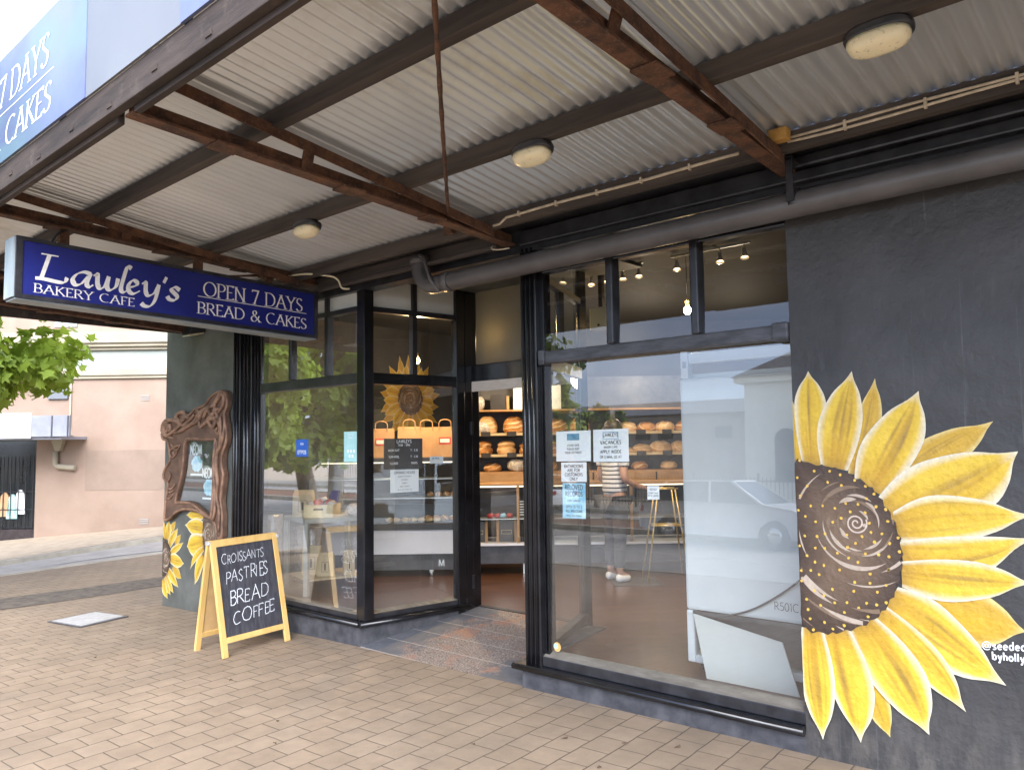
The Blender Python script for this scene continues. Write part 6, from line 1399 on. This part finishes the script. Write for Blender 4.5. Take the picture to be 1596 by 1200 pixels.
# ================================================================== ACROSS THE SIDE STREET
fbld = thing('corner_shop', 'pink and cream rendered two storey corner shop across the side street', 'building', D(-12, 18.2, -.4))
def fb_(name, l0, l1, d0, d1, z0, z1, m, parent=None, bev=0):
    w = MB(); dbox(w, l0, l1, d0, d1, z0, z1, bev); return w.build(name, m, parent or fbld)
lat = lambda u, d: (u - 798) / 1233 * d
LC = lat(55, 18)
w = MB(); dbox(w, LC, 6, 18, 26, -1.2, 3.25); dbox(w, LC - 16, LC - .002, 18.25, 26, 2.28, 3.25); dbox(w, LC - 16, 6, 18.001, 26, 4.32, 7.5); fw0 = w.build('wall', 'render_pink', fbld)
w = MB(); dbox(w, LC - 16, 6, 17.98, 26, 3.46, 3.90); w.build('frieze', 'render_mint', fbld)
w = MB()
for z0, z1, o_ in ((3.25, 3.32, .06), (3.32, 3.39, .10), (3.39, 3.46, .06), (3.90, 3.97, .10), (3.97, 4.05, .18), (4.05, 4.11, .24), (4.11, 4.32, .14)): dbox(w, LC - 16, 6, 18 - o_, 20, z0 + .001, z1)
w.build('cornice', 'render_cream', fbld)
fb_('upper_window', lat(78, 18), lat(114, 18), 17.97, 18.05, 4.45, 5.8, 'render_mint')
w = MB(); dbox(w, lat(132, 18), 5, 17.994, 18.0, .72, 1.62); w.build('painted_patch', 'render_patch', fbld)
for a, b, z in ((216, 230, 2.74), (217, 232, -.05)):
    w = MB()
    for i in range(3): dbox(w, lat(a, 18), lat(b, 18), 17.985, 18.0, z + i * .045, z + i * .045 + .028)
    w.build('air_vent', 'hall_wall', fbld)
sf = fb_('shop_window', LC - 9, LC - .01, 18.18, 18.22, -.12, 2.27, 'dark_glass')
fb_('tile_base', LC - 9, LC - .01, 18.02, 18.24, -1.2, -.13, 'dark_tile')
w = MB()
for i in range(16): dbox(w, LC - .12 - i * .17, LC - .105 - i * .17, 18.10, 18.115, -.12, 1.5)
for z in (-.1, .3, .7): dbox(w, LC - 3, LC - .01, 18.116, 18.128, z, z + .014)
w.build('security_grille', 'black_paint', sf)
w = MB(); dbox(w, lat(68, 18), lat(112, 18), 17.8, 18.0, 1.95, 1.97); w.prism([D(lat(78, 17.9), 17.82, 1.95), D(lat(100, 17.9), 17.82, 1.95), D(lat(93, 17.9), 17.86, 1.62), D(lat(85, 17.9), 17.86, 1.62)], FD * .13)
w.tube([D(lat(88, 18), 17.92, 1.62), D(lat(88, 18), 17.92, 1.32), D(lat(92, 18), 17.92, 1.27), D(lat(119, 18), 17.92, 1.23)], .06, 10); w.build('rain_hopper', 'render_cream', fbld)
w = MB(); w.tube([D(lat(103, 18), 17.97, 1.9), D(lat(107, 18), 17.97, 2.2), D(lat(107, 18), 17.97, 3.3)], .022, 8); w.build('conduit', 'render_cream', fbld)
fb_('wall_sign', lat(72, 18), lat(103, 18), 17.94, 17.998, 2.80, 3.05, 'banner_white')
aw2 = thing('shop_awning', 'grey box awning over the shop window across the side street', 'awning', D(LC - 2, 17, 2))
w = MB(); dbox(w, LC - 16, lat(90, 16.9), 16.971, 17.999, 1.87, 1.93); dbox(w, LC - 16, lat(105, 16.9), 16.9, 16.97, 1.931, 2.38); w.build('canopy', 'grey_metal', aw2)
w = MB(); dbox(w, LC - 16, lat(46, 16.9), 16.87, 16.899, 1.9, 2.44); w.build('fascia_panel', 'banner_ink', aw2)
for u in (78, 103): w = MB(); dbox(w, lat(u, 16.9) - .012, lat(u, 16.9) + .012, 16.88, 16.899, 1.9, 2.37); w.build('panel_batten', 'dark_grey', aw2)
w = MB(); dbox(w, LC - 6, LC - .4, 18.5, 19.5, -.4, .6, .02); tag(setorigin(w.build('display_bench', 'shelf_wood'), D(LC - 3, 19, -.4)), 'timber bench of wares behind the grille of the shop opposite', 'bench')
for u, z, m, lab in ((18, .35, 'paper_teal', 'pale green garment hanging in the shop window opposite'), (30, .45, 'paper', 'white garment hanging in the shop window opposite'), (6, .4, 'kraft', 'brown garment hanging in the shop window opposite')):
    w = MB(); l = lat(u, 18.1); w.prism([D(l - .13, 18.14, z - .25), D(l + .13, 18.14, z - .25), D(l + .09, 18.14, z + .2), D(l + .03, 18.14, z + .3), D(l - .03, 18.14, z + .3), D(l - .09, 18.14, z + .2)], FD * .03); tag(setorigin(w.build('garment', m), D(l, 18.14, z - .25)), lab, 'garment')

# ================================================================== TREES
def tree(name, label, base, cc, rad, nleaf, lsize, cols, seed, trunk_r=.16, group=None, maple=False, holes=.30):
    rng = random.Random(seed); base = Vector(base); cc = Vector(cc); t = thing(name, label, 'tree', base, group)
    w = MB(); fork = base.lerp(cc, .62); w.tube(catmull([base + Vector((0, 0, -.1)), base.lerp(cc, .3) + Vector((.06, .04, 0)), fork], 5), [trunk_r * (1.25 - .6 * i / 10) for i in range(11)], 9)
    for k in range(9):
        a = k * .7 + rng.uniform(-.2, .2); e = cc + Vector((math.cos(a) * rad[0] * .72, math.sin(a) * rad[1] * .72, rng.uniform(-.5, .6) * rad[2])); s = base.lerp(cc, rng.uniform(.45, .7)); m = s.lerp(e, .5) + Vector((rng.uniform(-.2, .2), rng.uniform(-.2, .2), .25))
        pts = catmull([s, m, e], 5); w.tube(pts, [trunk_r * (.5 - .42 * i / (len(pts) - 1)) for i in range(len(pts))], 6)
    w.build('trunk', 'bark', t)
    clumps = []
    for k in range(150 if maple else 0):
        zf = rng.uniform(-1, 1); a = rng.uniform(0, 2 * math.pi); rr = (1 - abs(zf) ** 3.2) ** .5 * rng.random() ** .42
        clumps.append((cc + Vector((math.cos(a) * rr * rad[0] * .88, math.sin(a) * rr * rad[1] * .88, zf * rad[2] * .86)), rng.uniform(.28, .75) * min(rad) * .30, rng.random()))
    for k in range(0 if maple else 90):
        v = Vector((rng.gauss(0, 1), rng.gauss(0, 1), rng.gauss(0, 1))).normalized() * (rng.random() ** .35)
        clumps.append((Vector((v.x * rad[0], v.y * rad[1], v.z * rad[2])) * rng.uniform(.74, .90) + cc, rng.uniform(.30, .75) * min(rad) * .33, rng.random()))
    verts, faces, mi = [], [], []
    if maple: shp = [(0, 0), (.38, .12), (.28, .34), (.62, .55), (.24, .58), (.0, 1.0), (-.24, .58), (-.62, .55), (-.28, .34), (-.38, .12)]
    else: shp = [(0, 0), (.34, .35), (.22, .75), (0, 1), (-.22, .75), (-.34, .35)]
    for i in range(nleaf):
        c, r, cv = clumps[rng.randrange(len(clumps))]
        d = Vector((rng.gauss(0, 1), rng.gauss(0, 1), rng.gauss(0, .8))).normalized(); p = c + d * r * rng.random() ** .45
        if mnoise.noise(p * .9 + Vector((seed, 0, 0))) < -holes: continue
        n = (d + Vector((rng.uniform(-.7, .7), rng.uniform(-.7, .7), rng.uniform(.1, 1.1)))).normalized(); u = n.cross(Vector((rng.uniform(-1, 1), rng.uniform(-1, 1), -.6))).normalized(); v = n.cross(u); s = lsize * rng.uniform(.7, 1.25); b0 = len(verts)
        for x, y in shp: verts.append(p + u * (x * s) + v * (y * s) + n * (-.25 * s * x * x))
        faces.append(tuple(range(b0, b0 + len(shp)))); q = cv + rng.uniform(-.35, .35); mi.append(0 if q < .4 else 1 if q < .75 else 2)
    me = bpy.data.meshes.new('crown'); L0 = base; me.from_pydata([tuple(p - L0) for p in verts], [], faces)
    for m in cols: me.materials.append(M[m])
    me.polygons.foreach_set('material_index', mi); me.update()
    o = bpy.data.objects.new('crown', me); COL.objects.link(o); o.parent = t; return t
G3 = ('leaf_bright', 'leaf_mid', 'leaf_dark'); G2 = ('leaf_mid', 'leaf_mid', 'leaf_dark')
tree('maple_tree', 'bright green leafy street tree at the left edge, by the side street corner', (-12.6, -4.6, gz(-12.6, -4.6)), (-11.5, -2.85, 3.85), (3.3, 3.3, 2.6), 60000, .155, ('leaf_bright', 'leaf_bright', 'leaf_mid'), 3, .17, None, True, .22)
tree('street_tree', 'broad green tree on the far side of the main street', (-15.7, -13.0, -.33), (-15.4, -12.6, 4.4), (2.6, 2.6, 3.4), 12000, .26, G2, 8, .18)
tree('street_tree', 'large dark tree at the left end of the main street', (-21, -11.0, -.33), (-21, -11, 5.4), (4.4, 4.4, 4.2), 12000, .32, G2, 12, .24)
tree('street_tree', 'second green tree farther along the main street verge', (-21.5, -15.9, -.25), (-21.3, -15.9, 4.8), (3.2, 3.2, 3.4), 9000, .3, G3, 15, .2)
tree('small_tree', 'small dark tree in front of the grey hall', (-19.2, -22.6, -.17), (-19.1, -22.6, 2.7), (1.5, 1.5, 1.35), 4000, .26, ('leaf_dark', 'leaf_mid', 'leaf_dark'), 19, .12)
tree('street_tree', 'tall tree behind the palings at the far left of the street', (-36, -28, -.2), (-36, -28, 5.4), (5, 5, 4.6), 8000, .36, G2, 23, .25)

# ================================================================== ACROSS THE MAIN STREET (seen only in the glass)
hl = thing('community_hall', 'long grey brown hall with small windows across the main street', 'building', (-24, -36, -.2))
w = MB(); w.bb(-34, -17.2, -40, -33, -.3, 4.3); w.build('wall', 'hall_wall', hl)
w = MB(); w.prism([(-34.3, -40.3, 4.301), (-34.3, -32.7, 4.301), (-34.3, -36.5, 5.3)], (17.4, 0, 0)); w.build('roof', 'roof_grey', hl)
for x in (-24, -22.6, -19.2): w = MB(); w.bb(x, x + .9, -32.99, -32.95, 3.0, 3.6); w.build('window', 'dark_glass', hl)
w = MB(); w.bb(-30, -27, -32.99, -32.95, -.2, 2.4); w.build('door', 'shelf_wood', hl)
hs_ = thing('white_house', 'white rendered house with grey hipped roof and arched window across the main street', 'house', (-10.5, -28, -.2))
w = MB(); w.bb(-14.3, -7.0, -33, -26, -.3, 4.9); w.build('wall', 'house_wall', hs_)
w = MB(); w.bb(-14.6, -6.7, -33.3, -25.7, 4.901, 5.12); w.build('cornice', 'house_wall', hs_)
w = MB(); A_ = [(-14.7, -33.4, 5.121), (-6.6, -33.4, 5.121), (-6.6, -25.6, 5.121), (-14.7, -25.6, 5.121)]; r0, r1 = (-11.6, -29.5, 7.3), (-9.7, -29.5, 7.3)
w.face(A_); w.face([A_[0], A_[1], r1, r0]); w.face([A_[1], A_[2], r1]); w.face([A_[2], A_[3], r0, r1]); w.face([A_[3], A_[0], r0]); w.build('roof', 'roof_grey', hs_)
for x in (-12.6, -9.3):
    w = MB(); w.prism([(x - .45, -25.97, 1.0)] + [(x + .45, -25.97, 1.0)] + [(x + .45 * math.cos(R(a)), -25.97, 2.6 + .45 * math.sin(R(a))) for a in range(0, 181, 20)], (0, -.04, 0)); w.build('window', 'dark_glass', hs_)
w = MB(); w.bb(-8.4, -7.8, -29, -28.4, 6.0, 7.9); w.build('chimney', 'house_wall', hs_)
pf = thing('paling_fence', 'low black picket fence along the verge across the main street', 'fence', (-20, -24.2, -.17))
w = MB()
for i in range(230): w.bb(-40 + i * .16, -39.975 + i * .16, -24.21, -24.19, -.1, 1.15)
w.build('pickets', 'black_paint', pf)
for z in (.05, .98): w = MB(); w.bb(-40, -3, -24.189, -24.16, z, z + .05); w.build('rail', 'black_paint', pf)
for i in range(14): w = MB(); w.bb(-40 + i * 2.7, -39.93 + i * 2.7, -24.25, -24.211, -.18, 1.3); w.build('post', 'black_paint', pf)
def car(name, label, loc, rz, L=4.3):
    t = thing(name, label, 'car', (0, 0, 0))
    prof = [(-2.1, .35), (-2.15, .62), (-2.08, .92), (-1.55, 1.0), (-.9, 1.02), (1.0, 1.0), (1.75, .90), (2.08, .72), (2.12, .42), (2.05, .28)]
    w = MB(); bm = w.bm
    def ringp(y, s, dz): return [bm.verts.new((x, y, z * s + dz)) for x, z in prof + [(1.72, .25), (1.62, .50), (1.32, .62), (1.02, .50), (.92, .25), (-.92, .25), (-1.02, .5), (-1.32, .62), (-1.62, .5), (-1.72, .25)]]
    rs = [ringp(-.80, .97, .02), ringp(-.88, 1, 0), ringp(.88, 1, 0), ringp(.80, .97, .02)]
    for a, b in zip(rs, rs[1:]):
        n = len(a)
        for i in range(n): f = bm.faces.new([a[i], a[(i + 1) % n], b[(i + 1) % n], b[i]])
    bm.faces.new(rs[0]); bm.faces.new(rs[-1][::-1]); w.build('body', 'car_white', t)
    w = MB(); lo = [(-1.95, .98), (1.05, .99)]; w.bm
    A_ = [(-1.95, -.80, .97), (1.05, -.80, .98), (1.05, .80, .98), (-1.95, .80, .97)]; B_ = [(-1.45, -.62, 1.46), (.25, -.62, 1.48), (.25, .62, 1.48), (-1.45, .62, 1.46)]
    for i in range(4): w.face([A_[i], A_[(i + 1) % 4], B_[(i + 1) % 4], B_[i]])
    w.face(B_); w.build('cabin_glass', 'dark_glass', t)
    w = MB(); w.prism([(p[0] * 1.0, p[1] * 1.02, p[2] + .004) for p in B_], (0, 0, .03))
    for s in (-1, 1):
        for (x0, x1) in ((1.05, .25), (-.25, -.32), (-1.95, -1.45)): w.beam((x0, .805 * s, .98), (x1, .63 * s, 1.475), .05, .05)
    w.build('roof', 'car_white', t)
    for x in (-1.32, 1.32):
        for y in (-.80, .80):
            w = MB(); w.lathe([(.18, -.09), (.30, -.10), (.325, -.05), (.325, .05), (.30, .10), (.18, .09)], (x, y, .325), 22, 'Y'); wh = w.build('wheel', 'rubber', t)
            w = MB(); w.lathe([(.02, -.105), (.19, -.10), (.19, .10), (.02, .105)], (x, y, .325), 18, 'Y'); w.build('rim', 'chrome', wh)
    for s in (-1, 1):
        w = MB(); w.box((-2.10, .68 * s, .80), (.10, .30, .16), None, .03); w.build('taillight', 'tail_red', t)
        w = MB(); w.box((2.02, .62 * s, .68), (.14, .34, .12), None, .03); w.build('headlight', 'chrome', t)
    t.location = loc; t.rotation_euler = (0, 0, rz); return t
car('parked_car', 'white hatchback driving past on the main street, mirrored in the display window', (-8.7, -15.2 + 1.6, -.33), R(0))
car('parked_car', 'white hatchback farther off beyond the median strip, mirrored beside the notices', (-21.2, -20.3, -.33), R(180))
